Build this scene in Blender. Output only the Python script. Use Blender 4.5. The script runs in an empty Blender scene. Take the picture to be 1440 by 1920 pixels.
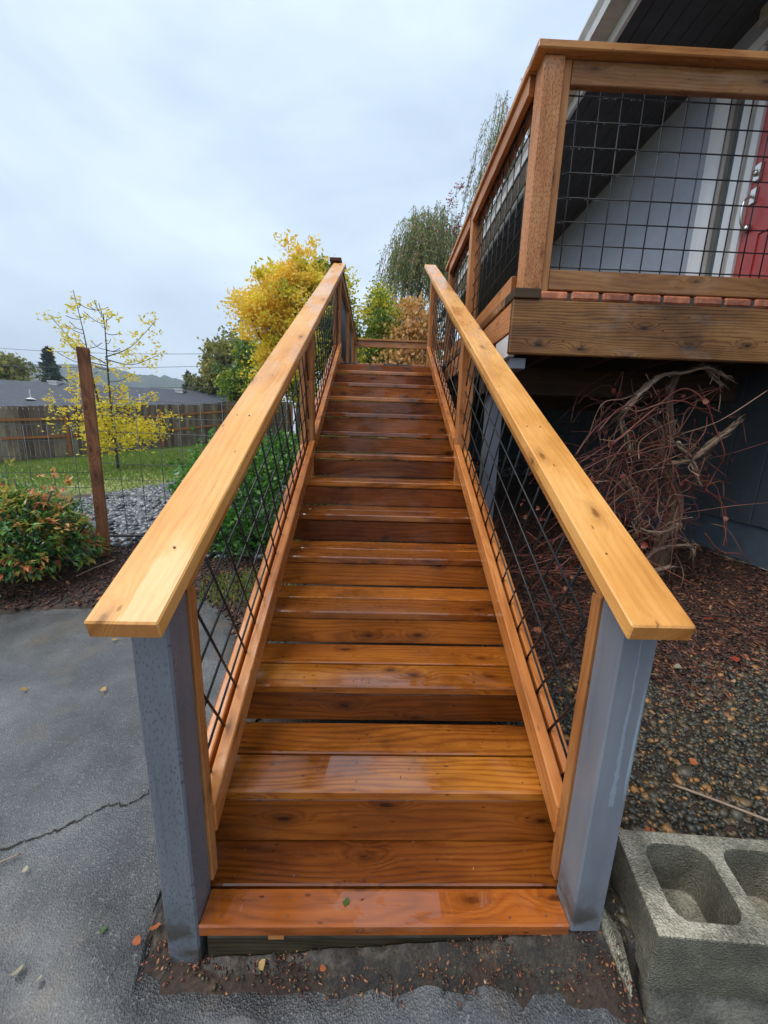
import bpy, bmesh, math, random
import numpy as np
from mathutils import Matrix, Vector
R = math.radians
rnd = random.Random(7)
rng = np.random.default_rng(11)
scene = bpy.context.scene
COL = scene.collection

# ------------------------------------------------------------------ camera
CAMH, PIT, ROL, YAW, FPX = 1.3433, 0.2042, 0.0306, 0.0251, 684.16
cd = bpy.data.cameras.new("camera"); cam = bpy.data.objects.new("camera", cd); COL.objects.link(cam)
cd.sensor_fit = 'VERTICAL'; cd.sensor_height = 36.0; cd.lens = FPX/1920*36
cd.clip_start = 0.02; cd.clip_end = 4000
fwd = Vector((math.sin(YAW)*math.cos(PIT), math.cos(YAW)*math.cos(PIT), -math.sin(PIT)))
r0 = Vector((math.cos(YAW), -math.sin(YAW), 0)); u0 = r0.cross(fwd)
rgt = math.cos(ROL)*r0 + math.sin(ROL)*u0; up = -math.sin(ROL)*r0 + math.cos(ROL)*u0
cm = Matrix((rgt, up, -fwd)).transposed().to_4x4(); cm.translation = (0, 0, CAMH)
cam.matrix_world = cm; scene.camera = cam
scene.render.resolution_x = 768; scene.render.resolution_y = 1024

# ------------------------------------------------------------------ sky, sun, exposure
scene.view_settings.view_transform = 'Standard'; scene.view_settings.look = 'None'
scene.view_settings.exposure = 0.95; scene.view_settings.gamma = 1
scene.view_settings.use_curve_mapping = False
SUN_EL, SUN_AZ = R(58), R(-110)          # azimuth from +Y towards +X
world = bpy.data.worlds.new("World"); scene.world = world; world.use_nodes = True
wt = world.node_tree; wn = wt.nodes; wl = wt.links; wn.clear()
def WN(t, **k):
    n = wn.new(t)
    for a, b in k.items(): setattr(n, a, b)
    return n
wout = WN('ShaderNodeOutputWorld'); bg = WN('ShaderNodeBackground')
skyt = WN('ShaderNodeTexSky', sky_type='NISHITA', sun_disc=False); skyt.sun_elevation = SUN_EL; skyt.sun_rotation = SUN_AZ
skyt.air_density = 1.5; skyt.dust_density = 3
skm = WN('ShaderNodeVectorMath', operation='SCALE'); skm.inputs[3].default_value = 0.10
wl.new(skyt.outputs[0], skm.inputs[0])
tcw = WN('ShaderNodeTexCoord'); mpw = WN('ShaderNodeMapping'); mpw.inputs['Scale'].default_value = (1.0, 1.0, 2.6)
mpw.inputs['Rotation'].default_value = (0.2, 0.3, 0.5)
wl.new(tcw.outputs['Generated'], mpw.inputs[0])
cn = WN('ShaderNodeTexNoise'); cn.inputs['Scale'].default_value = 1.7; cn.inputs['Detail'].default_value = 7; cn.inputs['Roughness'].default_value = .52; cn.inputs['Distortion'].default_value = .35
wl.new(mpw.outputs[0], cn.inputs['Vector'])
cr = WN('ShaderNodeValToRGB'); e = cr.color_ramp.elements
e[0].position = .34; e[0].color = (.33, .40, .495, 1); e[1].position = .66; e[1].color = (.50, .585, .685, 1)
e2 = cr.color_ramp.elements.new(.5); e2.color = (.415, .495, .595, 1)
wl.new(cn.outputs['Fac'], cr.inputs[0])
sepw = WN('ShaderNodeSeparateXYZ'); wl.new(tcw.outputs['Generated'], sepw.inputs[0])
grw = WN('ShaderNodeMapRange'); grw.inputs[1].default_value = 0.0; grw.inputs[2].default_value = .75; grw.inputs[3].default_value = .86; grw.inputs[4].default_value = 1.04
wl.new(sepw.outputs[2], grw.inputs[0])
gm = WN('ShaderNodeVectorMath', operation='SCALE'); wl.new(cr.outputs[0], gm.inputs[0]); wl.new(grw.outputs[0], gm.inputs[3])
mxw = WN('ShaderNodeMix', data_type='RGBA'); mxw.inputs[0].default_value = .90
wl.new(skm.outputs[0], mxw.inputs[6]); wl.new(gm.outputs[0], mxw.inputs[7])
wl.new(mxw.outputs[2], bg.inputs[0]); bg.inputs[1].default_value = 1.0
wl.new(bg.outputs[0], wout.inputs[0])
sd = bpy.data.lights.new("sun", 'SUN'); sd.energy = 1.5; sd.angle = R(45); sd.color = (1, .97, .92)
so = bpy.data.objects.new("sun", sd); COL.objects.link(so)
sdir = Vector((math.sin(SUN_AZ)*math.cos(SUN_EL), math.cos(SUN_AZ)*math.cos(SUN_EL), math.sin(SUN_EL)))
so.rotation_euler = sdir.to_track_quat('Z', 'Y').to_euler(); so.location = (-3, -2, 8)

# ------------------------------------------------------------------ object helpers
WM = {}
def link(o, parent=None, M=None):
    COL.objects.link(o)
    M = M or Matrix.Identity(4)
    if parent is not None:
        o.parent = parent; o.matrix_basis = WM[parent.name].inverted() @ M
    else: o.matrix_basis = M
    WM[o.name] = M
    return o
def tag(o, label=None, cat=None, group=None, kind=None):
    if label: o['label'] = label
    if cat: o['category'] = cat
    if group: o['group'] = group
    if kind: o['kind'] = kind
    return o
def empty(name, loc, label, cat, group=None):
    o = bpy.data.objects.new(name, None); o.empty_display_size = .1
    link(o, None, Matrix.Translation(loc)); return tag(o, label, cat, group)
def mesh(name, V, F, mat, parent=None, smooth=False, tint=None, recentre=True, kind=None):
    """V world-space vertices, F list of faces or Nx3/Nx4 array"""
    V = np.asarray(V, dtype=np.float64).reshape(-1, 3)
    org = np.zeros(3)
    if recentre and len(V):
        org = np.array([(V[:,0].min()+V[:,0].max())/2, (V[:,1].min()+V[:,1].max())/2, V[:,2].min()])
    me = bpy.data.meshes.new(name); P = V-org
    if isinstance(F, np.ndarray):
        n, k = F.shape
        me.vertices.add(len(P)); me.vertices.foreach_set('co', P.astype(np.float32).ravel())
        me.loops.add(n*k); me.loops.foreach_set('vertex_index', F.astype(np.int32).ravel())
        me.polygons.add(n); me.polygons.foreach_set('loop_start', np.arange(0, n*k, k, dtype=np.int32))
        try: me.polygons.foreach_set('loop_total', np.full(n, k, dtype=np.int32))
        except Exception: pass
        me.update(calc_edges=True)
    else:
        me.from_pydata([tuple(p) for p in P], [], F); me.update()
    if smooth: me.polygons.foreach_set('use_smooth', np.ones(len(me.polygons), dtype=bool))
    if tint is not None:
        a = me.attributes.new('tint', 'FLOAT', 'POINT'); a.data.foreach_set('value', np.asarray(tint, dtype=np.float32))
    me.materials.append(mat)
    o = bpy.data.objects.new(name, me); link(o, parent, Matrix.Translation(org))
    if kind: o['kind'] = kind
    return o
_bc = {}
def board_mesh(L, w, t, mat, bev, shy, shz, name):
    key = (round(L,4), round(w,4), round(t,4), mat.name, bev, round(shy,4), round(shz,4))
    if key in _bc: return _bc[key]
    bm = bmesh.new(); bmesh.ops.create_cube(bm, size=1)
    for v in bm.verts: v.co = Vector((v.co.x*L, v.co.y*w, v.co.z*t))
    if bev: bmesh.ops.bevel(bm, geom=bm.edges[:], offset=bev, segments=1, affect='EDGES')
    for v in bm.verts: v.co.x += shy*v.co.y + shz*v.co.z
    me = bpy.data.meshes.new(name); bm.to_mesh(me); bm.free(); me.materials.append(mat); _bc[key] = me
    return me
def frame(c, xd, zd):
    x = Vector(xd).normalized(); z = Vector(zd); z = (z - x*z.dot(x)).normalized(); y = z.cross(x)
    M = Matrix((x, y, z)).transposed().to_4x4(); M.translation = Vector(c); return M
def board(name, c, L, w, t, mat, parent, xd=(1,0,0), zd=(0,0,1), bev=.003, shy=0, shz=0, label=None):
    o = bpy.data.objects.new(name, board_mesh(L, w, t, mat, bev, shy, shz, name))
    link(o, parent, frame(c, xd, zd))
    if label: o['label'] = label
    return o
def post(name, x0, x1, y0, y1, z0, z1, mat, parent, bev=.004, label=None):
    return board(name, ((x0+x1)/2, (y0+y1)/2, (z0+z1)/2), z1-z0, y1-y0, x1-x0, mat, parent, xd=(0,0,1), zd=(1,0,0), bev=bev, label=label)
def boxm(name, x0, x1, y0, y1, z0, z1, mat, parent, bev=0.0, label=None):
    return board(name, ((x0+x1)/2, (y0+y1)/2, (z0+z1)/2), x1-x0, y1-y0, z1-z0, mat, parent, bev=bev, label=label)
class Geo:
    def __init__(s): s.V=[]; s.F=[]; s.T=[]; s.n=0
    def add(s, V, F, t=0.0):
        V = np.asarray(V, float).reshape(-1,3); s.V.append(V); s.F += [tuple(i+s.n for i in f) for f in F]
        s.T.append(np.full(len(V), t)); s.n += len(V)
    def tube(s, P, rad, k=6, t=0.0, cap=True):
        P = [np.asarray(p, float) for p in P]; n = len(P)
        if np.isscalar(rad): rad = [rad]*n
        V=[]; prev=None
        for i in range(n):
            d = P[min(i+1,n-1)]-P[max(i-1,0)]; d = d/(np.linalg.norm(d)+1e-9)
            if prev is None:
                a = np.cross(d, [0,0,1]) if abs(d[2])<.9 else np.cross(d, [1,0,0])
            else: a = prev - d*np.dot(prev, d)
            a = a/(np.linalg.norm(a)+1e-9); b = np.cross(d, a); prev = a
            for j in range(k):
                an = 2*math.pi*j/k; V.append(P[i]+rad[i]*(math.cos(an)*a+math.sin(an)*b))
        F=[(i*k+j, i*k+(j+1)%k, (i+1)*k+(j+1)%k, (i+1)*k+j) for i in range(n-1) for j in range(k)]
        if cap: F += [tuple(range(k-1,-1,-1)), tuple((n-1)*k+j for j in range(k))]
        s.add(V, F, t)
    def box(s, x0,x1,y0,y1,z0,z1,t=0.0):
        V=[(x,y,z) for x in (x0,x1) for y in (y0,y1) for z in (z0,z1)]
        s.add(V, [(0,1,3,2),(4,6,7,5),(0,4,5,1),(2,3,7,6),(0,2,6,4),(1,5,7,3)], t)
    def build(s, name, mat, parent=None, smooth=False, kind=None, label=None):
        o = mesh(name, np.concatenate(s.V), s.F, mat, parent, smooth, np.concatenate(s.T), kind=kind)
        if label: o['label'] = label
        return o
def smooth_path(P, sub=4):
    P = [np.asarray(p, float) for p in P]; out=[]
    for i in range(len(P)-1):
        p0=P[max(i-1,0)]; p1=P[i]; p2=P[i+1]; p3=P[min(i+2,len(P)-1)]
        for j in range(sub):
            t=j/sub; out.append(.5*((2*p1)+(-p0+p2)*t+(2*p0-5*p1+4*p2-p3)*t*t+(-p0+3*p1-3*p2+p3)*t**3))
    out.append(P[-1]); return out

# ------------------------------------------------------------------ materials
class NT:
    def __init__(s, name):
        s.m = bpy.data.materials.new(name); s.m.use_nodes = True; s.t = s.m.node_tree; s.n = s.t.nodes; s.n.clear()
        s.out = s.n.new('ShaderNodeOutputMaterial'); s.b = s.n.new('ShaderNodeBsdfPrincipled'); s.t.links.new(s.b.outputs[0], s.out.inputs[0])
    def put(s, i, v):
        if hasattr(v, 'is_output') or isinstance(v, bpy.types.NodeSocket): s.t.links.new(v, i)
        elif v is not None: i.default_value = v
    def N(s, t, ins={}, **k):
        n = s.n.new(t)
        for a, b in k.items(): setattr(n, a, b)
        for a, b in ins.items(): s.put(n.inputs[a], b)
        return n
    def math(s, op, a, b=None, c=None, clamp=False):
        n = s.N('ShaderNodeMath', operation=op, use_clamp=clamp); s.put(n.inputs[0], a); s.put(n.inputs[1], b)
        if c is not None: s.put(n.inputs[2], c)
        return n.outputs[0]
    def vmath(s, op, a, b=None):
        n = s.N('ShaderNodeVectorMath', operation=op); s.put(n.inputs[0], a)
        if b is not None: s.put(n.inputs[1], b)
        return n.outputs[0]
    def noise(s, vec, scale, detail=3, rough=.5, dist=0):
        n = s.N('ShaderNodeTexNoise', {'Scale': scale, 'Detail': detail, 'Roughness': rough, 'Distortion': dist}); s.put(n.inputs['Vector'], vec)
        return n.outputs['Fac']
    def ramp(s, fac, stops, interp='LINEAR'):
        n = s.N('ShaderNodeValToRGB'); s.put(n.inputs[0], fac); r = n.color_ramp; r.interpolation = interp
        while len(r.elements) > 1: r.elements.remove(r.elements[-1])
        r.elements[0].position = stops[0][0]; c = stops[0][1]; r.elements[0].color = tuple(c)+(1,) if len(c)==3 else c
        for p, c in stops[1:]:
            q = r.elements.new(p); q.color = tuple(c)+(1,)
        return n.outputs[0]
    def mr(s, v, a, b, c=0, d=1, smooth=False):
        n = s.N('ShaderNodeMapRange', {1: a, 2: b, 3: c, 4: d}); s.put(n.inputs[0], v)
        if smooth: n.interpolation_type = 'SMOOTHSTEP'
        return n.outputs[0]
    def mix(s, f, a, b, mode='MIX'):
        n = s.N('ShaderNodeMix', data_type='RGBA', blend_type=mode); s.put(n.inputs[0], f)
        for i, v in ((6, a), (7, b)):
            if isinstance(v, tuple) and len(v) == 3: v = v+(1,)
            s.put(n.inputs[i], v)
        return n.outputs[2]
    def mixf(s, f, a, b):
        n = s.N('ShaderNodeMix', data_type='FLOAT'); s.put(n.inputs[0], f); s.put(n.inputs[2], a); s.put(n.inputs[3], b); return n.outputs[0]
    def obj(s, rand=True):
        tc = s.N('ShaderNodeTexCoord').outputs['Object']
        if not rand: return tc
        oi = s.N('ShaderNodeObjectInfo').outputs['Random']
        cx = s.N('ShaderNodeCombineXYZ', {0: s.math('MULTIPLY', oi, 37.), 1: s.math('MULTIPLY', oi, 53.), 2: s.math('MULTIPLY', oi, 71.)}).outputs[0]
        return s.vmath('ADD', tc, cx)
    def scale(s, vec, v):
        return s.N('ShaderNodeMapping', {'Vector': vec, 'Scale': v}).outputs[0]
    def rand(s): return s.N('ShaderNodeObjectInfo').outputs['Random']
    def bump(s, h, strength=.3, dist=.01):
        n = s.N('ShaderNodeBump', {'Strength': strength, 'Distance': dist, 'Height': h}); s.t.links.new(n.outputs[0], s.b.inputs['Normal']); return n
    def set(s, **k):
        nm = {'color':'Base Color','rough':'Roughness','metal':'Metallic','coat':'Coat Weight','coatr':'Coat Roughness','spec':'Specular IOR Level','trans':'Transmission Weight','sub':'Subsurface Weight','ior':'IOR'}
        for a, b in k.items():
            if isinstance(b, tuple) and len(b)==3: b = b+(1,)
            s.put(s.b.inputs[nm[a]], b)
        return s.m

def wood(name, light, mid, dark, rings=46, knots=1.0, wet=.3, rough=.42, ringmix=.75, var=.25, incise=False, puddle=0.0, stain=0.0, sheen=.25):
    s = NT(name); co = s.obj()
    raw = s.N('ShaderNodeTexCoord').outputs['Object']
    sc = s.scale(co, (2.6, 9, 9))
    sq = s.N('ShaderNodeSeparateXYZ', {0: co}); fl = s.N('ShaderNodeCombineXYZ', {0: sq.outputs[0], 1: s.math('ADD', sq.outputs[1], sq.outputs[2]), 2: 0.0}).outputs[0]
    def kv(sx, sy, keep):
        v = s.N('ShaderNodeTexVoronoi', {'Vector': s.scale(fl, (sx, sy, 1)), 'Scale': 1.0, 'Randomness': 1.0}, feature='F1', voronoi_dimensions='2D')
        cc = s.N('ShaderNodeSeparateColor', {0: v.outputs['Color']}).outputs[0]
        wob_ = s.math('MULTIPLY', s.math('SUBTRACT', s.noise(s.scale(co, (60, 60, 60)), 1.0, 2), .5), .08)
        return s.math('ADD', s.math('ADD', v.outputs['Distance'], wob_), s.math('GREATER_THAN', cc, keep))
    kd = kv(3.2, 8.5, .42); kd2 = kv(6.5, 17, .35)
    kn = s.mr(kd, .06, .40, 1, 0, True)
    sp = s.N('ShaderNodeSeparateXYZ'); s.put(sp.inputs[0], co)
    cross = s.math('ADD', sp.outputs[1], s.math('MULTIPLY', sp.outputs[2], .35))
    low = s.noise(s.scale(co, (.9, 5, 5)), 1.0, 2)
    g = s.math('ADD', s.math('MULTIPLY', cross, float(rings)), s.math('MULTIPLY', low, 9.0))
    g = s.math('ADD', g, s.math('MULTIPLY', kn, 2.2*knots))
    g = s.math('ADD', g, s.math('MULTIPLY', s.noise(s.scale(co, (3, 30, 30)), 1.0, 3), .9))
    fr = s.math('FRACT', g)
    ring = s.math('POWER', s.math('SUBTRACT', 1.0, s.math('ABSOLUTE', s.math('SUBTRACT', s.math('MULTIPLY', fr, 2.0), 1.0))), 2.0)
    fine = s.noise(s.scale(co, (4, 160, 160)), 1.0, 3, .65)
    blot = s.noise(s.scale(co, (1.6, 4, 4)), 1.0, 4, .6)
    fac = s.math('ADD', s.math('MULTIPLY', ring, ringmix*.34), s.math('MULTIPLY', s.noise(s.scale(co, (1.5, 55, 55)), 1.0, 4, .7), .50))
    fac = s.math('ADD', fac, s.math('MULTIPLY', s.math('SUBTRACT', blot, .5), 1.7))
    c = s.ramp(fac, [(0.05, light), (.42, mid), (.95, dark)])
    c = s.mix(s.mr(s.noise(s.scale(co, (5, 110, 110)), 1.0, 4, .75), .56, .70, 0, .55), c, dark)
    oi = s.rand()
    c = s.mix(s.math('MULTIPLY', s.math('SUBTRACT', oi, .5), var*2, clamp=True), c, dark)
    c = s.mix(s.math('MULTIPLY', s.math('SUBTRACT', .5, oi), var*2, clamp=True), c, light)
    if var >= .4:
        c = s.mix(1.0, c, s.ramp(s.math('FRACT', s.math('MULTIPLY', oi, 7.31)), [(0,(.62,.55,.55)),(.35,(.9,.85,.8)),(.7,(1.1,1.12,1.0)),(1,(1.3,1.42,1.25))]), 'MULTIPLY')
    kcol = tuple(v*.28 for v in dark)
    kmask = s.mr(kd, .03, .11, .85*knots, 0, True)
    c = s.mix(kmask, c, kcol)
    k2 = s.mr(kd2, .02, .08, .75*knots, 0, True)
    c = s.mix(k2, c, kcol)
    if stain:
        st = s.noise(s.scale(co, (2.2, 2.2, 2.2)), 1.0, 5, .65)
        c = s.mix(s.mr(st, .5, .72, 0, stain, True), c, tuple(v*.35 for v in dark))
    c = s.mix(s.math('MULTIPLY', s.mr(kd, .10, .26, 1, 0, True), .35*knots), c, tuple(v*.7 for v in dark))
    nx_ = s.math('ABSOLUTE', s.N('ShaderNodeSeparateXYZ', {0: s.N('ShaderNodeTexCoord').outputs['Normal']}).outputs[0])
    c = s.mix(s.mr(nx_, .85, .95, 0, .75), c, dark)
    h = s.math('SUBTRACT', s.math('MULTIPLY', fine, .6), s.math('MULTIPLY', ring, .4))
    if incise:
        # only the short slits: keep thin bands centred in each cell
        wv = s.N('ShaderNodeTexVoronoi', {'Vector': s.N('ShaderNodeCombineXYZ', {0: s.math('MULTIPLY', s.N('ShaderNodeSeparateXYZ', {0: raw}).outputs[0], 40.), 1: s.math('MULTIPLY', s.math('ADD', s.N('ShaderNodeSeparateXYZ', {0: raw}).outputs[1], s.N('ShaderNodeSeparateXYZ', {0: raw}).outputs[2]), 105.), 2: 0.0}).outputs[0], 'Scale': 1.0, 'Randomness': .85}, feature='F1', voronoi_dimensions='2D')
        slit = s.mr(wv.outputs['Distance'], .16, .3, 1, 0, True)
        c = s.mix(s.math('MULTIPLY', slit, .55), c, tuple(v*.35 for v in dark))
        h = s.math('SUBTRACT', h, s.math('MULTIPLY', slit, 2.5))
    wm = s.mr(s.noise(s.scale(co, (3.2, 9, 9)), 1.0, 4, .6), .62-.35*wet, .70-.35*wet, 0, 1, True)
    rgh = s.mixf(wm, rough, rough*.55)
    coat = s.math('MULTIPLY', wm, sheen); cr_ = .12
    if puddle:
        pm = s.mr(s.noise(s.scale(co, (3.0, 6.5, 6.5)), 1.0, 5, .62, .3), .60-puddle*.2, .61-puddle*.2+.012, 0, 1, True)
        c = s.mix(s.math('MULTIPLY', pm, .25), c, tuple(v*.75 for v in mid))
        rgh = s.mixf(pm, rgh, .12); coat = s.math('MAXIMUM', coat, pm); cr_ = s.mixf(pm, .12, .015)
        h = s.math('MULTIPLY', h, s.math('SUBTRACT', 1.0, pm))
        h = s.math('ADD', h, s.math('MULTIPLY', pm, .7))
    s.bump(h, .35, .0025)
    s.b.inputs['Coat IOR'].default_value = 1.6
    return s.set(color=c, rough=rgh, coat=coat, coatr=cr_, spec=.3)

M_rail = wood('cedar_handrail', (.80,.42,.135), (.68,.30,.07), (.40,.145,.028), rings=38, knots=.9, wet=.45, rough=.4, ringmix=.38, var=.08, stain=.14)
M_rail2 = wood('cedar_subrail', (.54,.25,.075), (.40,.155,.04), (.17,.055,.014), rings=44, knots=.6, wet=.2, rough=.42, var=.2)
M_low = wood('cedar_lower_rail', (.60,.24,.07), (.44,.145,.034), (.18,.05,.012), rings=44, knots=.7, wet=.45, rough=.36, var=.15)
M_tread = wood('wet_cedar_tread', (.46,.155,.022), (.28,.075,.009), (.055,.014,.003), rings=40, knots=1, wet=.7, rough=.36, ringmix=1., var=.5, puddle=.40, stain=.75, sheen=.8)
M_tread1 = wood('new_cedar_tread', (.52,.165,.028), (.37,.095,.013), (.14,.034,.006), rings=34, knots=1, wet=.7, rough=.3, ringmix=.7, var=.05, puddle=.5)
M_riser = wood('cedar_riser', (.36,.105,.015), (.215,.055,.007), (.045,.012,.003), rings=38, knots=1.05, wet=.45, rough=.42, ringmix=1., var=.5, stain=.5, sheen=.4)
M_post = wood('cedar_post', (.50,.22,.075), (.38,.145,.042), (.17,.05,.013), rings=44, knots=.7, wet=.2, rough=.48, var=.2)
M_ipost = wood('incised_post', (.55,.25,.10), (.44,.175,.062), (.22,.07,.022), rings=30, knots=.6, wet=.1, rough=.6, incise=True, var=.05)
M_guard = wood('guard_cedar', (.40,.20,.07), (.28,.12,.038), (.10,.038,.012), rings=34, knots=.8, wet=.3, rough=.45, var=.1, stain=.15)
M_fascia = wood('weathered_fascia', (.36,.18,.06), (.23,.10,.03), (.04,.016,.006), rings=60, knots=1.1, wet=.2, rough=.55, ringmix=1.25, var=.0, stain=.5)
M_dark = wood('rotten_timber', (.07,.055,.028), (.03,.024,.013), (.010,.008,.005), rings=70, knots=.2, wet=.3, rough=.6, stain=.6)
M_fence = wood('grey_fence_board', (.24,.19,.15), (.165,.125,.095), (.07,.05,.038), rings=40, knots=.5, wet=0, rough=.8, var=.5, stain=.5, sheen=0)
M_frail = wood('fence_rail_cedar', (.42,.17,.06), (.32,.12,.04), (.16,.055,.02), rings=40, knots=.6, wet=0, rough=.7, sheen=0)
M_gpost = wood('garden_post_cedar', (.42,.19,.085), (.31,.12,.05), (.11,.04,.018), rings=30, knots=.8, wet=.2, rough=.6, ringmix=1.2, stain=.5)
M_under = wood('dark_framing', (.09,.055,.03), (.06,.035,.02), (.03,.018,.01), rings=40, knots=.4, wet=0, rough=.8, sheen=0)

def painted(name, col, dark, incise=False, rough=.45, streak=0, bump=.3, drip=False):
    s = NT(name); co = s.obj(); raw = s.N('ShaderNodeTexCoord').outputs['Object']
    n = s.noise(s.scale(co, (1.5, 9, 9)), 1.0, 5, .6); f = s.noise(s.scale(co, (6, 120, 120)), 1.0, 3, .6)
    c = s.ramp(n, [(.3, dark), (.62, col)])
    h = s.math('MULTIPLY', f, .5)
    if incise:
        wv = s.N('ShaderNodeTexVoronoi', {'Vector': s.N('ShaderNodeCombineXYZ', {0: s.math('MULTIPLY', s.N('ShaderNodeSeparateXYZ', {0: raw}).outputs[0], 40.), 1: s.math('MULTIPLY', s.math('ADD', s.N('ShaderNodeSeparateXYZ', {0: raw}).outputs[1], s.N('ShaderNodeSeparateXYZ', {0: raw}).outputs[2]), 105.), 2: 0.0}).outputs[0], 'Scale': 1.0, 'Randomness': .85}, feature='F1', voronoi_dimensions='2D')
        slit = s.mr(wv.outputs['Distance'], .13, .24, 1, 0, True)
        c = s.mix(s.math('MULTIPLY', slit, s.mr(s.noise(s.scale(raw, (9, 30, 30)), 1.0, 2), .35, .6, .1, .6)), c, tuple(v*.45 for v in dark)); h = s.math('SUBTRACT', h, s.math('MULTIPLY', slit, 2.))
    if streak:
        sv = s.noise(s.scale(co, (1.1, 34, 34)), 1.0, 4, .6)
        c = s.mix(s.mr(sv, .68, .75, 0, streak, True), c, (.42, .55, .66))
    if streak or incise:
        rx_ = s.N('ShaderNodeSeparateXYZ', {0: raw}).outputs[0]
        dm_ = s.math('MULTIPLY', s.mr(rx_, -.46, -.30, 1, 0, True), s.mr(s.noise(s.scale(raw, (14, 14, 14)), 1.0, 5, .65), .40, .62, 0, .85, True))
        c = s.mix(dm_, c, (.055, .045, .032))
        ch = s.mr(s.noise(s.scale(raw, (16, 34, 34)), 1.0, 5, .7), .70, .73, 0, .7); c = s.mix(ch, c, tuple(v*1.35 for v in col))
        sc_ = s.mr(s.noise(s.scale(co, (3, 60, 60)), 1.0, 4, .7), .60, .72, 0, .35, True); c = s.mix(sc_, c, tuple(v*.55 for v in dark))
    if drip:
        q = s.N('ShaderNodeSeparateXYZ', {0: raw}).outputs; ny = s.N('ShaderNodeSeparateXYZ', {0: s.N('ShaderNodeNewGeometry').outputs['Normal']}).outputs[1]
        off = s.math('MULTIPLY', s.math('SUBTRACT', s.noise(s.scale(raw, (9, 0, 0)), 1.0, 2), .5), .012)
        dz = s.math('ABSOLUTE', s.math('ADD', s.math('ADD', q[2], -.004), off))
        wd = s.math('MULTIPLY', s.mr(q[0], -.10, .40, .0075, .0012), s.mr(s.noise(s.scale(raw, (40, 90, 90)), 1.0, 4, .7), .3, .6, .3, 1.3))
        m_ = s.math('MULTIPLY', s.math('LESS_THAN', dz, wd), s.math('MULTIPLY', s.math('LESS_THAN', ny, -.5), s.math('GREATER_THAN', q[0], -.06)))
        c = s.mix(s.math('MULTIPLY', m_, .38), c, (.32, .40, .47))
    s.bump(h, bump, .003)
    return s.set(color=c, rough=rough, coat=.15, coatr=.2)
M_blue = painted('blue_grey_paint_incised', (.155,.17,.195), (.11,.122,.142), incise=True, rough=.42)
M_blue2 = painted('blue_grey_paint', (.185,.202,.23), (.125,.14,.168), rough=.42, streak=.55)
M_blue3 = painted('blue_grey_paint_dripped', (.185,.202,.23), (.125,.14,.168), rough=.42, streak=.45, drip=True)
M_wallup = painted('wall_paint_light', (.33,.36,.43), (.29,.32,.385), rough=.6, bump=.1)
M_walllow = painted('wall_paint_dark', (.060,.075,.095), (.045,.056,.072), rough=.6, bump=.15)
M_white = painted('white_trim', (.74,.75,.76), (.62,.63,.64), rough=.35, bump=.05)
M_trimb = painted('weathered_trim', (.42,.40,.37), (.25,.21,.17), rough=.6, bump=.2)
M_red = painted('red_door_paint', (.42,.045,.04), (.36,.035,.03), rough=.35, bump=.05)
M_soffit = painted('dark_soffit_paint', (.05,.055,.065), (.035,.038,.045), rough=.7, bump=.1)
M_gutter = painted('gutter_paint', (.62,.62,.60), (.45,.44,.42), rough=.4, bump=.05)

def simple(name, col, rough=.5, metal=0, **k):
    s = NT(name); return s.set(color=col, rough=rough, metal=metal, **k)
M_wire = simple('black_wire_coating', (.007,.007,.008), .45, .0, coat=.05)
M_galv = simple('galvanised_wire', (.10,.11,.115), .5, .4)
M_chrome = simple('satin_nickel', (.66,.64,.60), .28, 1)
M_screw = simple('screw_steel', (.20,.14,.09), .4, .7)
M_water = simple('water_drop', (.95,.97,1), .02, 0, trans=1.0, ior=1.33)
s = NT('window_glass'); M_glass = s.set(color=(.10,.13,.14), rough=.04, metal=0, spec=.9, coat=1.0, coatr=.02)
M_cable = simple('utility_cable', (.05,.05,.055), .6)
M_black = simple('vent_metal', (.03,.03,.03), .5)

def tinted(name, stops, rough=.5, coat=0, bump=None, trans=False):
    s = NT(name); a = s.N('ShaderNodeAttribute', attribute_name='tint').outputs['Fac']
    c = s.ramp(a, stops)
    if bump:
        co = s.obj(False); n = s.noise(co, bump[0], 4, .6); s.bump(n, bump[1], .004)
        c = s.mix(.45, c, s.mix(1.0, c, s.ramp(n, [(.3, (.45,.45,.45)), (.7, (1.5,1.5,1.5))]), 'MULTIPLY'))
    m = s.set(color=c, rough=rough, coat=coat, coatr=.08)
    if trans:
        tr = s.N('ShaderNodeBsdfTranslucent'); s.t.links.new(c, tr.inputs[0])
        mx = s.N('ShaderNodeMixShader'); mx.inputs[0].default_value = .42
        s.t.links.new(s.b.outputs[0], mx.inputs[1]); s.t.links.new(tr.outputs[0], mx.inputs[2]); s.t.links.new(mx.outputs[0], s.out.inputs[0])
    return m
M_gravel = tinted('gravel_stone', [(0,(.016,.016,.012)),(.3,(.04,.038,.026)),(.5,(.075,.062,.038)),(.66,(.13,.085,.04)),(.78,(.30,.14,.04)),(.93,(.34,.17,.06)),(1,(.34,.29,.24))], .45, .12, (90,.4))
M_river = tinted('river_stone', [(0,(.025,.027,.032)),(.5,(.07,.073,.082)),(.85,(.15,.15,.155)),(1,(.36,.33,.29))], .3, .5, (30,.2))
M_chip = tinted('bark_chip', [(0,(.022,.012,.009)),(.4,(.075,.028,.016)),(.7,(.18,.062,.03)),(.9,(.32,.14,.06)),(1,(.46,.23,.11))], .55, .08, (60,.4))
M_ash = tinted('ash_leaf', [(0,(.05,.13,.02)),(.3,(.16,.26,.03)),(.5,(.62,.58,.04)),(.75,(.92,.74,.05)),(1,(.92,.66,.09))], .5, .1, None, True)
M_green = tinted('green_leaf', [(0,(.02,.055,.012)),(.5,(.05,.12,.022)),(.85,(.12,.20,.035)),(1,(.22,.27,.05))], .4, .25, None, True)
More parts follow.
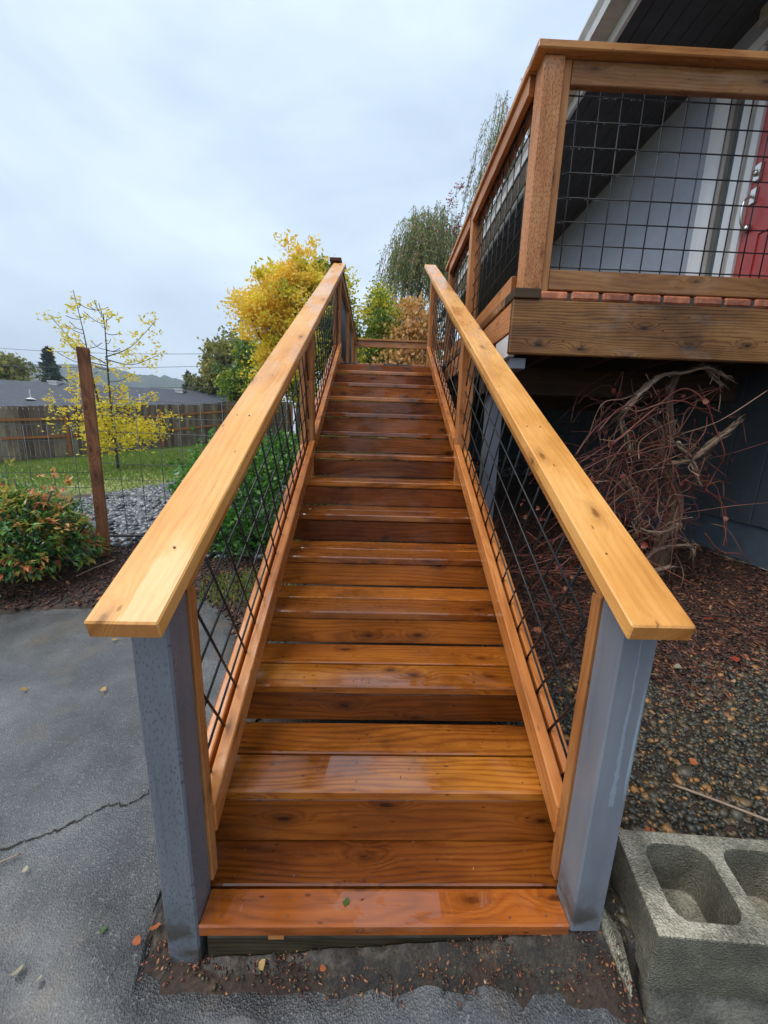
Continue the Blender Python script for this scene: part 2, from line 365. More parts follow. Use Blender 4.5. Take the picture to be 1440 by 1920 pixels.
M_box = tinted('boxwood_leaf', [(0,(.03,.12,.015)),(.5,(.09,.27,.035)),(1,(.22,.45,.07))], .35, .35, None, True)
M_willow = tinted('willow_leaf', [(0,(.12,.16,.06)),(.5,(.25,.32,.10)),(.85,(.38,.40,.13)),(1,(.62,.30,.15))], .5, .1, None, True)
M_peach = tinted('peach_leaf', [(0,(.22,.20,.06)),(.25,(.65,.38,.09)),(.6,(.82,.46,.15)),(.85,(.85,.52,.26)),(1,(.62,.28,.13))], .5, .1, None, True)
M_nand = tinted('nandina_leaf', [(0,(.035,.14,.05)),(.3,(.10,.27,.06)),(.5,(.26,.38,.05)),(.7,(.66,.40,.08)),(.88,(.82,.28,.12)),(1,(.80,.16,.12))], .35, .3, None, True)
M_conif = tinted('conifer_needle', [(0,(.018,.035,.022)),(1,(.045,.075,.045))], .7, 0, None, False)
M_far = tinted('far_leaf', [(0,(.10,.12,.04)),(.5,(.24,.24,.07)),(1,(.42,.36,.08))], .7, 0, None, True)
M_grass = tinted('grass_blade', [(0,(.09,.16,.025)),(.45,(.17,.26,.04)),(.75,(.32,.33,.09)),(1,(.50,.38,.18))], .5, .1, None, True)
M_dead = tinted('dead_leaf', [(0,(.17,.03,.022)),(.5,(.30,.055,.035)),(1,(.42,.16,.10))], .5, .1, None, True)
M_fall = tinted('fallen_leaf', [(0,(.40,.05,.03)),(.33,(.62,.18,.06)),(.66,(.60,.38,.12)),(1,(.42,.40,.28))], .5, .15, None, True)
M_bark = tinted('bark', [(0,(.06,.045,.035)),(1,(.13,.10,.08))], .8, 0, (14,.6))
M_vine = tinted('vine_bark', [(0,(.055,.03,.02)),(.5,(.19,.115,.07)),(1,(.38,.28,.20))], .7, 0, (45,.9))
M_tendril = tinted('vine_tendril', [(0,(.08,.018,.012)),(.45,(.22,.05,.03)),(.7,(.15,.07,.04)),(1,(.36,.22,.13))], .5, .1)
M_hill = None

# brick, concrete, asphalt, dirt ...
def brickmat(name, a, b):
    s = NT(name); co = s.obj(); n = s.noise(co, 22, 5, .65)
    n = s.math('ADD', n, s.math('MULTIPLY', s.math('SUBTRACT', s.rand(), .5), .22))
    c = s.ramp(n, [(.3, b), (.6, a), (.8, tuple(min(1, v*1.5) for v in a))]); s.bump(n, .5, .006)
    return s.set(color=c, rough=.6, coat=.15, coatr=.25)
M_brick = brickmat('red_brick', (.50,.17,.075), (.22,.06,.028)); M_brickd = brickmat('sooty_brick', (.045,.03,.028), (.018,.013,.012))
s = NT('mortar'); M_mortar = s.set(color=(.07,.055,.045), rough=.9)
s = NT('cast_concrete'); co = s.obj(); n = s.noise(co, 9, 6, .6); f = s.noise(co, 150, 3, .7); vo = s.N('ShaderNodeTexVoronoi', {'Vector': co, 'Scale': 210.}).outputs['Distance']
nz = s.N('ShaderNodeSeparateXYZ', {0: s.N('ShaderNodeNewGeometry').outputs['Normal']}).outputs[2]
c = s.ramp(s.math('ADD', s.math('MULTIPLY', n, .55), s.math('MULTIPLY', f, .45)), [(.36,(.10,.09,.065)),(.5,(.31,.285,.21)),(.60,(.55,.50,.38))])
moss_shade = s.mr(s.noise(co, 5, 4, .6), .40, .62, 0, .8, True)
cm_ = s.mix(s.mr(nz, .3, .8, s.math('ADD', .55, s.math('MULTIPLY', moss_shade, .3)), s.math('MULTIPLY', moss_shade, .12)), c, (.050,.050,.032))  # upright faces and cell walls darkened: shade painted in along with mossy patches
s.bump(s.math('ADD', s.math('MULTIPLY', f, .8), s.math('MULTIPLY', vo, 1.2)), .9, .006)
M_conc = s.set(color=cm_, rough=.75, coat=.1, coatr=.3)
s = NT('cast_concrete_pale'); co = s.obj(); n = s.noise(co, 9, 6, .6); f = s.noise(co, 150, 3, .7); s.bump(f, .9, .006)
M_conc2 = s.set(color=s.ramp(s.math('ADD', s.math('MULTIPLY', n, .6), s.math('MULTIPLY', f, .4)), [(.38,(.05,.045,.035)),(.5,(.13,.12,.095)),(.62,(.28,.26,.21))]), rough=.8)
s = NT('foundation_render'); co = s.obj(); n = s.noise(co, 12, 5); s.bump(n, .3, .01); M_found = s.set(color=s.ramp(n, [(.3,(.055,.075,.10)),(.7,(.08,.105,.14))]), rough=.7)

s = NT('wet_asphalt'); co = s.obj(False)
f = s.noise(co, 260, 3, .7); n = s.noise(co, 2.2, 5, .6); agg = s.N('ShaderNodeTexVoronoi', {'Vector': co, 'Scale': 190.}); ag = agg.outputs['Distance']
sp_ = s.N('ShaderNodeSeparateColor', {0: agg.outputs['Color']}).outputs[0]
c = s.ramp(s.math('ADD', s.math('MULTIPLY', n, .6), s.math('MULTIPLY', f, .4)), [(.39,(.036,.036,.037)),(.5,(.09,.09,.091)),(.60,(.17,.166,.158))])
c = s.mix(s.mr(sp_, .93, .97, 0, .5), c, (.25,.24,.22))
tanm = s.mr(s.noise(co, 3.1, 5, .6), .54, .68, 0, .55, True); c = s.mix(tanm, c, (.15,.115,.08))
wetm = s.mr(s.noise(s.scale(co, (.6,1.2,1)), 1.7, 4, .55), .34, .56, 0, 1, True)
s.bump(s.math('ADD', s.math('MULTIPLY', ag, 1.1), s.math('ADD', s.math('MULTIPLY', f, .7), s.math('MULTIPLY', s.noise(co, 40, 3), 1.6))), .8, .006)
M_asph = s.set(color=c, rough=s.mixf(wetm, .5, .2), coat=s.math('MULTIPLY', wetm, .9), coatr=.2)
s = NT('crack_soil'); M_crack = s.set(color=(.018,.014,.010), rough=.9)
s = NT('dirt'); co = s.obj(False); n = s.noise(co, 14, 6, .7); f = s.noise(co, 110, 4, .7); s.bump(s.math('ADD', n, f), 1.0, .012)
M_dirt = s.set(color=s.ramp(s.math('ADD', s.math('MULTIPLY', n, .5), s.math('MULTIPLY', f, .5)), [(.38,(.014,.011,.009)),(.52,(.042,.032,.022)),(.64,(.13,.09,.05))]), rough=.7, coat=.2, coatr=.25)
# ground: soil near the house, lawn soil further out
s = NT('ground_soil'); g = s.N('ShaderNodeNewGeometry').outputs['Position']; n = s.noise(g, 6, 6, .7); f = s.noise(g, 60, 4, .7); lo = s.noise(g, .5, 4, .6)
xy = s.N('ShaderNodeSeparateXYZ', {0: g})
soil = s.ramp(s.math('ADD', s.math('MULTIPLY', n, .5), s.math('MULTIPLY', f, .5)), [(.35,(.016,.010,.007)),(.55,(.045,.026,.016)),(.7,(.10,.058,.032))])
lawn = s.ramp(s.math('ADD', s.math('MULTIPLY', lo, .6), s.math('MULTIPLY', n, .4)), [(.36,(.10,.16,.03)),(.5,(.17,.21,.05)),(.62,(.38,.28,.13))])
dist = s.math('ADD', xy.outputs[1], s.math('MULTIPLY', s.math('SUBTRACT', lo, .5), 1.5))
s.bump(f, .6, .02)
M_ground = s.set(color=s.mix(s.mr(dist, 6.3, 6.9, 0, 1, True), soil, lawn), rough=.8)
s = NT('asphalt_shingle'); co = s.obj(False); 
br = s.N('ShaderNodeTexBrick', {'Vector': co, 'Scale': 1.0, 'Mortar Size': .02, 'Brick Width': .9, 'Row Height': .28, 'Color1': (.045,.052,.068,1), 'Color2': (.07,.078,.098,1), 'Mortar': (.03,.035,.045,1)})
M_shingle = s.set(color=s.mix(.5, br.outputs[0], s.ramp(s.noise(co, 3, 4, .7), [(.3,(.03,.036,.05)),(.7,(.08,.088,.11))])), rough=.8)
s = NT('hill_forest'); g = s.N('ShaderNodeNewGeometry').outputs['Position']; n = s.noise(g, .035, 6, .7)
M_hill = s.set(color=s.ramp(n, [(.35,(.018,.03,.018)),(.55,(.04,.055,.028)),(.7,(.09,.085,.04))]), rough=.9)

# ------------------------------------------------------------------ ground
def ssn(a, b, x):
    t = np.clip((x-a)/(b-a), 0, 1); return t*t*(3-2*t)
def gz(x, y):
    x = np.asarray(x, float); y = np.asarray(y, float)
    u = ssn(-.6, .8, x); sy = .12*(1-u)+.02*u
    back = -.14+.10*np.clip(x+.5, 0, 1.1)+.196*np.maximum(x-.6, 0)
    front = -.14+.02*np.maximum(x+.5, 0)-.12*ssn(.70, .79, x)
    wy = np.where(x > .74, ssn(.69, .73, y), ssn(.60, .80, y))
    A = front*(1-wy)+back*wy+.03*np.minimum(x+.5, 0)+sy*(np.maximum(y, -4)-.76)
    A = np.where(x > 3.5, A-.1*(x-3.5), A)
    w = ssn(-5, -1, x); xx = np.clip(x, -22, 3.5); yy = np.minimum(y, 21)
    B = .2+.076*(xx+2.6)*(1-w*.6)+(.059*(1-w)+.15*w)*(yy-3.5)
    t = ssn(2.8, 6, y); z = A*(1-t)+B*t
    far = ssn(24, 60, np.hypot(x, y)); return z*(1-far)+far*(-1.5)
def gnoise(x, y):
    return .012*np.sin(x*3.1+1.3*np.sin(y*2.3))*np.sin(y*3.7+1)+.006*np.sin(x*9.1+y*5.3)*np.sin(y*11.3-x*4)
def axis(a, b, fine0, fine1, d):
    l = [fine1]; st = d
    while l[-1] < b: st *= 1.22; l.append(min(l[-1]+st, b))
    m = list(np.arange(fine0, fine1, d)); k = [fine0]; st = d
    while k[-1] > a: st *= 1.22; k.append(max(k[-1]-st, a))
    return np.array(k[::-1][:-1]+m+l)
def sheet(name, xs, ys, zf, mat, kind='structure', mask=None, smooth=True):
    X, Y = np.meshgrid(xs, ys); Z = zf(X, Y); V = np.stack([X, Y, Z], -1).reshape(-1, 3)
    nx = len(xs); ny = len(ys); I = (np.arange(ny-1)[:, None]*nx+np.arange(nx-1)[None]).ravel()
    F = np.stack([I, I+1, I+nx+1, I+nx], -1)
    if mask is not None:
        cx = V[F].mean(1); F = F[mask(cx[:, 0], cx[:, 1])]
    return mesh(name, V, F, mat, None, smooth, recentre=False, kind=kind)
def yedge(x):
    x = np.asarray(x, float); wob = np.where(x > -.66, .006, .02)*np.sin(x*7)+.006*np.sin(x*39+1)
    e = np.interp(x, [-8, -2.7, -2.1, -1.3, -1.0, -.80, -.72, -.66], [2.35, 2.52, 2.62, 2.70, 2.45, 2.0, 1.6, .93])
    e = np.where(x > -.66, np.interp(x, [-.66, -.62, -.35, 0, .4, .62, .64], [.93, .745, .725, .70, .69, .695, .69]), e)
    e = np.where(x > .64, np.where(x < 1.9, np.interp(x, [.64, .70, .77, .80, 1.9], [.68, .63, .60, .66, .665]), -9), e)
    return e+wob
def gz_base(x, y):     # soil dips under the driveway sheet
    z = gz(x, y)+gnoise(x, y)
    z = np.where((x > .755) & (x < 1.35) & (y > .66) & (y < .885), z-.30, z)
    return np.where(y < yedge(x)-.03, gz(x, y)-.05, z)
sheet('ground', axis(-900, 900, -6, 4, .06), axis(-60, 1100, -.6, 6.5, .06), gz_base, M_ground)
# driveway: columns with the far edge following yedge
xs = np.concatenate([np.linspace(-14, -3, 40), np.arange(-2.95, -.9, .02), np.arange(-.9, .86, .008), np.arange(.87, 1.7, .02)]); vs = np.concatenate([np.linspace(-4, 0, 12), np.linspace(.03, 1, 60)])
V = []
for v in vs:
    for x in xs:
        ye = max(float(yedge(x)), .25); y = v if v < 0 else v*ye
        edge = max(0, (v-.93)/.07)*.02 if v > .93 else 0
        V.append((x, y, float(gz(x, y))+.006-edge))
nx = len(xs); F = np.array([(j*nx+i, j*nx+i+1, (j+1)*nx+i+1, (j+1)*nx+i) for j in range(len(vs)-1) for i in range(nx-1)])
mesh('driveway', V, F, M_asph, None, True, recentre=False, kind='structure')
# cracks: narrow ragged soil-filled grooves lying in the asphalt
def crack(P, w):
    P = smooth_path([(x, y, 0) for x, y in P], 7); V = []; r = random.Random(len(P)*31+int(w*1e5))
    for i, p in enumerate(P):
        j = np.array([r.uniform(-.006, .006), r.uniform(-.006, .006), 0]); p = p+j
        d = P[min(i+1, len(P)-1)]-P[max(i-1, 0)]; d = d/np.linalg.norm(d); nn = np.array([-d[1], d[0], 0])
        ww = w*r.uniform(.35, 1.3)*(1 if 0 < i < len(P)-1 else .1)
        for sgn in (-1, 1):
            q = p+sgn*nn*ww; V.append((q[0], q[1], float(gz(q[0], q[1]))+.0095))
    F = [(2*i, 2*i+1, 2*i+3, 2*i+2) for i in range(len(P)-1)]
    mesh('driveway_crack', V, F, M_crack, None, kind='structure')
crack([(-1.9, .92), (-1.6, .96), (-1.29, 1.04), (-1.208, 1.072), (-1.136, 1.1), (-1.069, 1.14), (-1.018, 1.18), (-.948, 1.184), (-.908, 1.196), (-.88, 1.235)], .0035)
# dirt verge round the foot of the stairs
_wk = [(rng.uniform(20, 160), rng.uniform(0, 6.28), rng.uniform(0, 6.28)) for _ in range(26)]
def wob2(x, y):
    z = 0
    for k, a, ph in _wk: z = z+.055/k*np.sin(k*(x*math.cos(a)+y*math.sin(a))+ph)
    return z
def dmask(x, y): return ((y > yedge(x)-.018+.006*np.sin(x*45)) & (y < .772) & (x > -.66+.03*np.sin(y*60)) & (x < .56)) | ((y > yedge(x)-.02) & (y < .90) & (x > .56) & (x < .755)) | ((x > -.655) & (x < -.56) & (y < 2.6) & (y > .765))
sheet('soil_verge', np.arange(-.78, .80, .006), np.arange(.52, 2.6, .008), lambda x, y: gz(x, y)+.006+wob2(x, y)-.024*(1-ssn(-.018, .05, y-yedge(x)))*(x > -.64)-.03*ssn(-.64, -.72, x), M_dirt, mask=dmask)

# ------------------------------------------------------------------ scattered ground cover
def ico():
    bm = bmesh.new(); bmesh.ops.create_icosphere(bm, subdivisions=1, radius=1); V = np.array([v.co[:] for v in bm.verts]); F = np.array([[v.index for v in f.verts] for f in bm.faces]); bm.free(); return V, F
ICO = ico()
CUBV = np.array([(x, y, z) for x in (-1, 1) for y in (-1, 1) for z in (-1, 1)], float)
CUBF = np.array([(0,1,3),(0,3,2),(4,6,7),(4,7,5),(0,4,5),(0,5,1),(2,3,7),(2,7,6),(0,2,6),(0,6,4),(1,5,7),(1,7,3)])
def rotm(n, flat=False, tilt=.4):
    a = rng.uniform(0, 2*np.pi, n); ca, sa = np.cos(a), np.sin(a); Z = np.zeros((n, 3, 3))
    Z[:, 0, 0] = ca; Z[:, 0, 1] = -sa; Z[:, 1, 0] = sa; Z[:, 1, 1] = ca; Z[:, 2, 2] = 1
    b = rng.normal(0, tilt, n) if flat else rng.uniform(0, 2*np.pi, n); cb, sb = np.cos(b), np.sin(b); X = np.zeros((n, 3, 3)); X[:, 0, 0] = 1; X[:, 1, 1] = cb; X[:, 1, 2] = -sb; X[:, 2, 1] = sb; X[:, 2, 2] = cb
    c = rng.normal(0, tilt, n) if flat else rng.uniform(0, 2*np.pi, n); cc, sc = np.cos(c), np.sin(c); Yy = np.zeros((n, 3, 3)); Yy[:, 1, 1] = 1; Yy[:, 0, 0] = cc; Yy[:, 0, 2] = sc; Yy[:, 2, 0] = -sc; Yy[:, 2, 2] = cc
    return Z @ X @ Yy
def scatter(name, P, S, BV, BF, mat, jit=.18, flat=True, tilt=.4, tint=None, smooth=True, kind='stuff', parent=None):
    n = len(P); nv = len(BV); B = BV[None]*(1+rng.uniform(-jit, jit, (n, nv, 1)))*S[:, None, :]
    Vv = np.einsum('nij,nkj->nki', rotm(n, flat, tilt), B)+P[:, None, :]
    F = BF[None]+(np.arange(n)*nv)[:, None, None]
    t = rng.uniform(0, 1, n) if tint is None else tint
    return mesh(name, Vv.reshape(-1, 3), F.reshape(-1, BF.shape[1]), mat, parent, smooth, np.repeat(t, nv), kind=kind)
def pts(n, x0, x1, y0, y1, cond=None, lift=0.):
    x = rng.uniform(x0, x1, n); y = rng.uniform(y0, y1, n)
    if cond is not None: k = cond(x, y); x = x[k]; y = y[k]
    return np.stack([x, y, gz(x, y)+gnoise(x, y)+lift], -1)
# gravel to the right of the stairs
gb = lambda x: 1.78+.12*np.sin(x*3)+.05*np.sin(x*11)-.10*(x-1.2)
P = pts(34000, .60, 3.0, .35, 2.2, lambda x, y: (y < gb(x)+rng.normal(0, .10, len(x))) & ~((x < .72) & (y < .84)) & ~(y < .74) & ~((x > .76) & (x < 1.4) & (y < .90)), .002)
sz = rng.lognormal(-4.80, .36, len(P)); S = np.stack([sz*rng.uniform(.9, 1.4, len(P)), sz, sz*rng.uniform(.5, .8, len(P))], -1)
scatter('gravel', P, S, *ICO, M_gravel, .36, True, .6, rng.beta(1.25, 2.2, len(P)), False)
# bark mulch behind it
def rightm(x, y): return (y > gb(x)-.10+rng.normal(0, .10, len(x)))
P = pts(26000, .60, 3.0, 1.3, 4.6, rightm, .004)
S = np.stack([rng.uniform(.008, .030, len(P)), rng.uniform(.003, .009, len(P)), rng.uniform(.001, .003, len(P))], -1)
scatter('bark_mulch', P, S, CUBV, CUBF, M_chip, .3, True, .35, rng.beta(1.1, 2.2, len(P)), False)
# mulch / litter bed on the left
P = pts(26000, -5.5, -.55, 1.2, 4.3, lambda x, y: (y > yedge(x)-.02+rng.normal(0, .02, len(x))), .004)
S = np.stack([rng.uniform(.008, .028, len(P)), rng.uniform(.003, .010, len(P)), rng.uniform(.001, .003, len(P))], -1)
scatter('bark_mulch', P, S, CUBV, CUBF, M_chip, .3, True, .35, rng.beta(1.1, 2.6, len(P)), False)
# small debris in the soil verge
P = pts(2600, -.72, .72, .58, .80, lambda x, y: (y > yedge(x)-.03+.07*rng.random(len(x))) & ~((np.abs(x-.06) < .53) & (y > .775)), .008)
S = np.stack([rng.uniform(.001, .006, len(P)), rng.uniform(.001, .0025, len(P)), rng.uniform(.0005, .002, len(P))], -1)
scatter('soil_debris', P, S, CUBV, CUBF, M_chip, .3, True, .5, rng.beta(1.2, 1.5, len(P)), False)
P = pts(500, -.70, .74, .60, .79, lambda x, y: y > yedge(x)-.01, .004); sz = rng.uniform(.002, .006, len(P)); scatter('soil_stones', P, np.stack([sz*1.3, sz, sz*.7], -1), *ICO, M_gravel, .2, True, .5, rng.beta(1.2, 2, len(P)), False)
# river stones
P = pts(9500, -6.0, -.7, 3.35, 6.7, lambda x, y: (y > 3.55+.25*np.sin(x*1.7)+rng.normal(0, .18, len(x))) & (y < 6.3+.3*np.sin(x*1.3)+rng.normal(0, .12, len(x))) & (x > -4.6+.4*np.sin(y)), .01)
sz = rng.lognormal(-3.2, .28, len(P)); scatter('river_stones', P, np.stack([sz*rng.uniform(1, 1.5, len(P)), sz, sz*.55], -1), *ICO, M_river, .1, True, .35, rng.beta(1.4, 2.2, len(P)))
# same pale stones seen through the right-hand railing under the landing
P = pts(3500, .2, 3.2, 6.2, 9.2, None, .01)
sz = rng.lognormal(-3.2, .28, len(P)); scatter('river_stones', P, np.stack([sz*rng.uniform(1, 1.5, len(P)), sz, sz*.55], -1), *ICO, M_river, .1, True, .35, rng.beta(1.4, 1.4, len(P)))
# lawn grass
def grass(n, x0, x1, y0, y1, cond, h0, h1, name='lawn_grass'):
    P = pts(n, x0, x1, y0, y1, cond); n = len(P); a = rng.uniform(0, 2*np.pi, n); h = rng.uniform(h0, h1, n)*(1+.05*P[:, 1]); w = .006+.0012*P[:, 1]
    d = np.stack([np.cos(a), np.sin(a), np.zeros(n)], -1); lean = rng.normal(0, .35, (n, 2))
    tip = P+np.stack([lean[:, 0]*h, lean[:, 1]*h, h], -1)
    V = np.stack([P-d*w[:, None], P+d*w[:, None], tip], 1); F = np.arange(n*3).reshape(n, 3)
    patch = .5+.5*np.sin(P[:, 0]*.9+1.7*np.sin(P[:, 1]*.8))*np.sin(P[:, 1]*1.1+.4); near = np.clip((9.5-P[:, 1])/3.5, 0, 1)
    t = np.clip(rng.beta(2, 3, n)*.75+.35*near*patch+.12*patch, 0, 1)
    mesh(name, V.reshape(-1, 3), F, M_grass, None, False, np.repeat(t, 3), kind='stuff')
grass(85000, -17, 0, 6.3, 21, lambda x, y: (rng.random(len(x)) < np.clip((y-6)/3.0+.15, .2, 1)) & (y-13.7 < 1.04*(x+13.5)+1.5), .03, .06)
grass(16000, .3, 5.5, 8.5, 16, None, .04, .08)
grass(1500, -1.45, -.62, 2.55, 3.2, lambda x, y: np.hypot((x+1.05)/.42, (y-2.85)/.28) < .6+.5*rng.random(len(x)), .015, .045, 'weed_patch')
grass(700, -.74, -.56, 1.2, 2.5, lambda x, y: np.sin(y*6) > .2, .01, .03, 'weed_patch')

# ------------------------------------------------------------------ staircase
S_ = .566; AL = math.atan(S_); CA, SA = math.cos(AL), math.sin(AL)
XL, XR = -.4607, .583; XC = (XL+XR)/2; W = XR-XL-.006
W2 = W+.166
def nose(y): return .2173+S_*(y-.9731)
stairs = empty('staircase', (XC, .77, -.05), 'wet reddish cedar staircase of thirteen plank steps climbing to the landing', 'staircase')
def jit(a=.0015): return rnd.uniform(-a, a)
T = .038
b = board('tread_board', (XC, .762+.0445, .005-T/2), W+.006, .089, T, M_tread1, stairs, bev=.004); b['label'] = 'narrow bright orange front board of the bottom step'
board('tread_board', (XC, .762+.095+.070, .005-T/2), W2, .139, T, M_tread, stairs, bev=.004)
for n in range(2, 14):
    y0 = .9731+(n-2)*.2916; z = .2173+(n-2)*.1651
    board('tread_board', (XC+jit(), y0+.07+jit(), z-T/2+jit(.001)), W2, .140, T, M_tread, stairs, zd=(jit(.004), jit(.012), 1), bev=.006)
    board('tread_board', (XC+jit(), y0+.147+.0715+jit(), z-T/2+jit(.0015)), W2, .143, T, M_tread, stairs, zd=(jit(.004), jit(.006), 1), bev=.004)
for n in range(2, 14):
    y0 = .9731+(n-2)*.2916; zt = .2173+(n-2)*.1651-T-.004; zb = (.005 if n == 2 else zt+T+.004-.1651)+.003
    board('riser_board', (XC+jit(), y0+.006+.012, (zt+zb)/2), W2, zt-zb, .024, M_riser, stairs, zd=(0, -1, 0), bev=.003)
# last rise up to the landing
yl = .9731+12*.2916; zl = 2.2
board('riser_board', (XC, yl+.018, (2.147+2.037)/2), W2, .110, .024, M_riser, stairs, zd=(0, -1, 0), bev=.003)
for x in (XL-.105, XR+.105):
    Y0, Y1 = .88, 4.70; ym = (Y0+Y1)/2
    zc = nose(ym)-(.03 if x != XC else .06)-.235/2/CA
    if x != XC: zc = nose(ym)-.235/2/CA-.012
    Y0 = .90
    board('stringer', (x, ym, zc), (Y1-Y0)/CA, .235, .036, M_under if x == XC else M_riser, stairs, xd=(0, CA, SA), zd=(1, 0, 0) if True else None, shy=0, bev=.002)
board('base_timber', (XC-.002, .79, -.11), W-.03, .115, .036, M_dark, stairs, zd=(0, -1, 0), bev=.004, label='rotten black timber under the bottom step')
boxm('shim_block', -.27, -.225, .766, .80, -.052, -.034, M_post, stairs, .001); boxm('shim_block', .485, .535, .764, .80, -.055, -.034, M_post, stairs, .001)
g = Geo()
for n in range(1, 14):
    y0 = .9731+(n-2)*.2916 if n > 1 else .762; z = .2173+(n-2)*.1651 if n > 1 else .005
    for x in (XL+.06, XC-.1 if n > 1 else XL+.24, XR-.06):
        for dy in ((.035, .105, .18, .245) if n > 1 else (.022, .067, .12, .19)):
            c = np.array([x+jit(.004), y0+dy, z+.0006]); g.tube([c-np.array([0, 0, .003]), c], .0032, 8)
g.build('screw_heads', M_screw, stairs, kind='stuff')

nG = 260; k_ = rng.integers(1, 14, nG); yb_ = np.where(k_ > 1, .9731+(k_-2)*.2916, .762); zb_ = np.where(k_ > 1, .2173+(k_-2)*.1651, .005)
P = np.stack([rng.uniform(XL+.04, XR-.04, nG), yb_+rng.uniform(.01, .22, nG), zb_+.0012], -1)
gm_ = scatter('step_grit', P, np.stack([rng.uniform(.0012, .0055, nG), rng.uniform(.0006, .0014, nG), np.full(nG, .0007)], -1), CUBV, CUBF, M_chip, .3, True, .08, rng.uniform(.2, 1, nG), False)
gm_.parent = stairs; gm_.matrix_basis = WM[stairs.name].inverted() @ WM[gm_.name]
# ------------------------------------------------------------------ wire panels
WR = .0042
def slope_panel(x, Y0, Y1, b0, b1, parent, r=WR, sp=.130, o0=.0):
    """wires parallel / square to the stair slope; b = vertical offset above nosing line"""
    g = Geo(); n0 = b0*CA; n1 = b1*CA
    def P(a, b): return np.array([x, .9731+a*CA-b*SA, .2173+a*SA+b*CA])
    k = n0+o0
    while k < n1:
        a0 = (Y0-.9731+k*SA)/CA; a1 = (Y1-.9731+k*SA)/CA
        g.tube([P(a0, k), P(a1, k)], r, 6); k += sp
    a = (Y0-.9731)/CA+.04
    while a < (Y1-.9731+n1*SA)/CA:
        lo, hi = n0-.03, n1+.02
        hi2 = ((.9731+a*CA)-Y0)/SA; lo2 = ((.9731+a*CA)-Y1)/SA
        lo = max(lo, lo2); hi = min(hi, hi2)
        if hi-lo > .02: g.tube([P(a, lo)+[.005, 0, 0], P(a, hi)+[.005, 0, 0]], r, 6)
        a += sp
    return g.build('wire_panel', M_wire, parent, True)
def slope_rail(name, x0, x1, Y0, Y1, off, hgt, mat, parent, plumb=True, bev=.004, label=None):
    """board whose top is 'off' above the nosing line, 'hgt' deep square to the slope"""
    ym = (Y0+Y1)/2; c = np.array([(x0+x1)/2, ym, nose(ym)+off]); nrm = np.array([0, -SA, CA])
    c = c - nrm*hgt/2; c[2] += 0
    # keep Y span: centre shifted along slope so the ends stay at Y0, Y1
    c = c+np.array([0, CA, SA])*(-(hgt/2)*SA/CA)
    Lb = (Y1-Y0)/CA
    if hgt < (x1-x0): return board(name, c, Lb, x1-x0, hgt, mat, parent, xd=(0, CA, SA), zd=tuple(nrm), bev=bev, shz=(SA/CA if plumb else 0), label=label)
    o = board(name, c, Lb, hgt, x1-x0, mat, parent, xd=(0, CA, SA), zd=(1, 0, 0) , bev=bev, shy=((SA/CA) if plumb else 0), label=label)
    return o
def square_rail(name, x0, x1, Y0, Y1, z0, t, mat, parent, bev=.005):
    a = np.array([(x0+x1)/2, Y0, z0]); Lb = (Y1-Y0)/CA; nrm = np.array([0, -SA, CA]); c = a+np.array([0, CA, SA])*Lb/2-nrm*t/2
    return board(name, c, Lb, x1-x0, t, mat, parent, xd=(0, CA, SA), zd=tuple(nrm), bev=bev, shz=.5*SA/CA)
def stair_railing(side, label, mat_post, xi, sg, cap0, cap1, capY, capZ, Yend, zb):
    """xi inner post face, sg = +1 if the outside is towards +x"""
    t = empty('stair_railing', (xi+sg*.045, .80, zb), label, 'railing')
    P = .089; xo = xi+sg*P; a, b_ = min(xi, xo), max(xi, xo)
    def xr(u, v): return (xi+sg*u, xi+sg*v) if sg > 0 else (xi-v, xi-u)
    post('bottom_post', a, b_, .762, .762+P, zb, capZ+S_*(.762-capY)-.040/CA, mat_post, t, .005, 'blue grey painted bottom post')
    for Y, zt in ((2.70, None), (4.66, None)):
        post('post', a, b_, Y, Y+P, nose(Y)-.16 if Y < 4 else 2.06, nose(Y)+.915, M_post, t)
    square_rail('handrail', cap0, cap1, capY, Yend, capZ, .038, M_rail, t, .0035)
    for (u, v) in ((.005, .040), (.052, .087)):
        x0, x1 = xr(u, v)
        if u < .01: x0, x1 = xr(-.004, .034)
        else: x0, x1 = xr(.050, .084)
        for (Y0, Y1) in ((.762+P, 2.70), (2.70+P, 4.66)):
            slope_rail('upper_rail', x0, x1, Y0+.001, Y1-.001, .9, .089, M_rail2, t)
    for (Y0, Y1) in ((.762+P, 2.70), (2.70+P, 4.66)):
        x0, x1 = xr(-.014, .026); slope_rail('lower_rail', x0, x1, Y0+.030 if Y0 < 1 else Y0-.001, Y1-.001, .108, .089, M_low, t)
        x0, x1 = xr(.044, .084); slope_rail('lower_rail', x0, x1, Y0+.001, Y1-.001, .095, .07, M_low, t)
        slope_panel(xi+sg*.034, Y0, Y1, .03, .81, t)
        # upright nailers beside the posts
        for (ya, yb) in ((Y0+.001, Y0+.036), (Y1-.036, Y1-.001)):
            ym = (ya+yb)/2
            x0, x1 = xr(.046, .084); post('nailer', x0, x1, ya, yb, nose(ym)+.02-(.12 if ya < 1 else 0), nose(ym)+.80, M_post, t, .002)
            if ya < 1:
                x0, x1 = xr(-.006, .022); post('nailer', x0, x1, ya, yb, .03, nose(ym)+.80, M_post, t, .002)
    g = Geo(); nrm = np.array([0, -SA, CA])
    for Y in (capY+.18, capY+.75, 2.72, 3.6, 4.55):
        for dx in (.04, .085):
            c = np.array([cap0+dx+jit(.006), Y+jit(.01), capZ+S_*(Y-capY)]); c[2] += .0; g.tube([c-nrm*.004, c+nrm*.0006], .0030, 8)
    g.build('screw_heads', M_screw, t, kind='stuff')
    return t
railL = stair_railing('L', 'left stair railing with amber cedar handrail and slit-marked blue grey post on the asphalt', M_blue, XL, -1, -.5476, -.4075, .6385, .9799, 4.70, -.16)
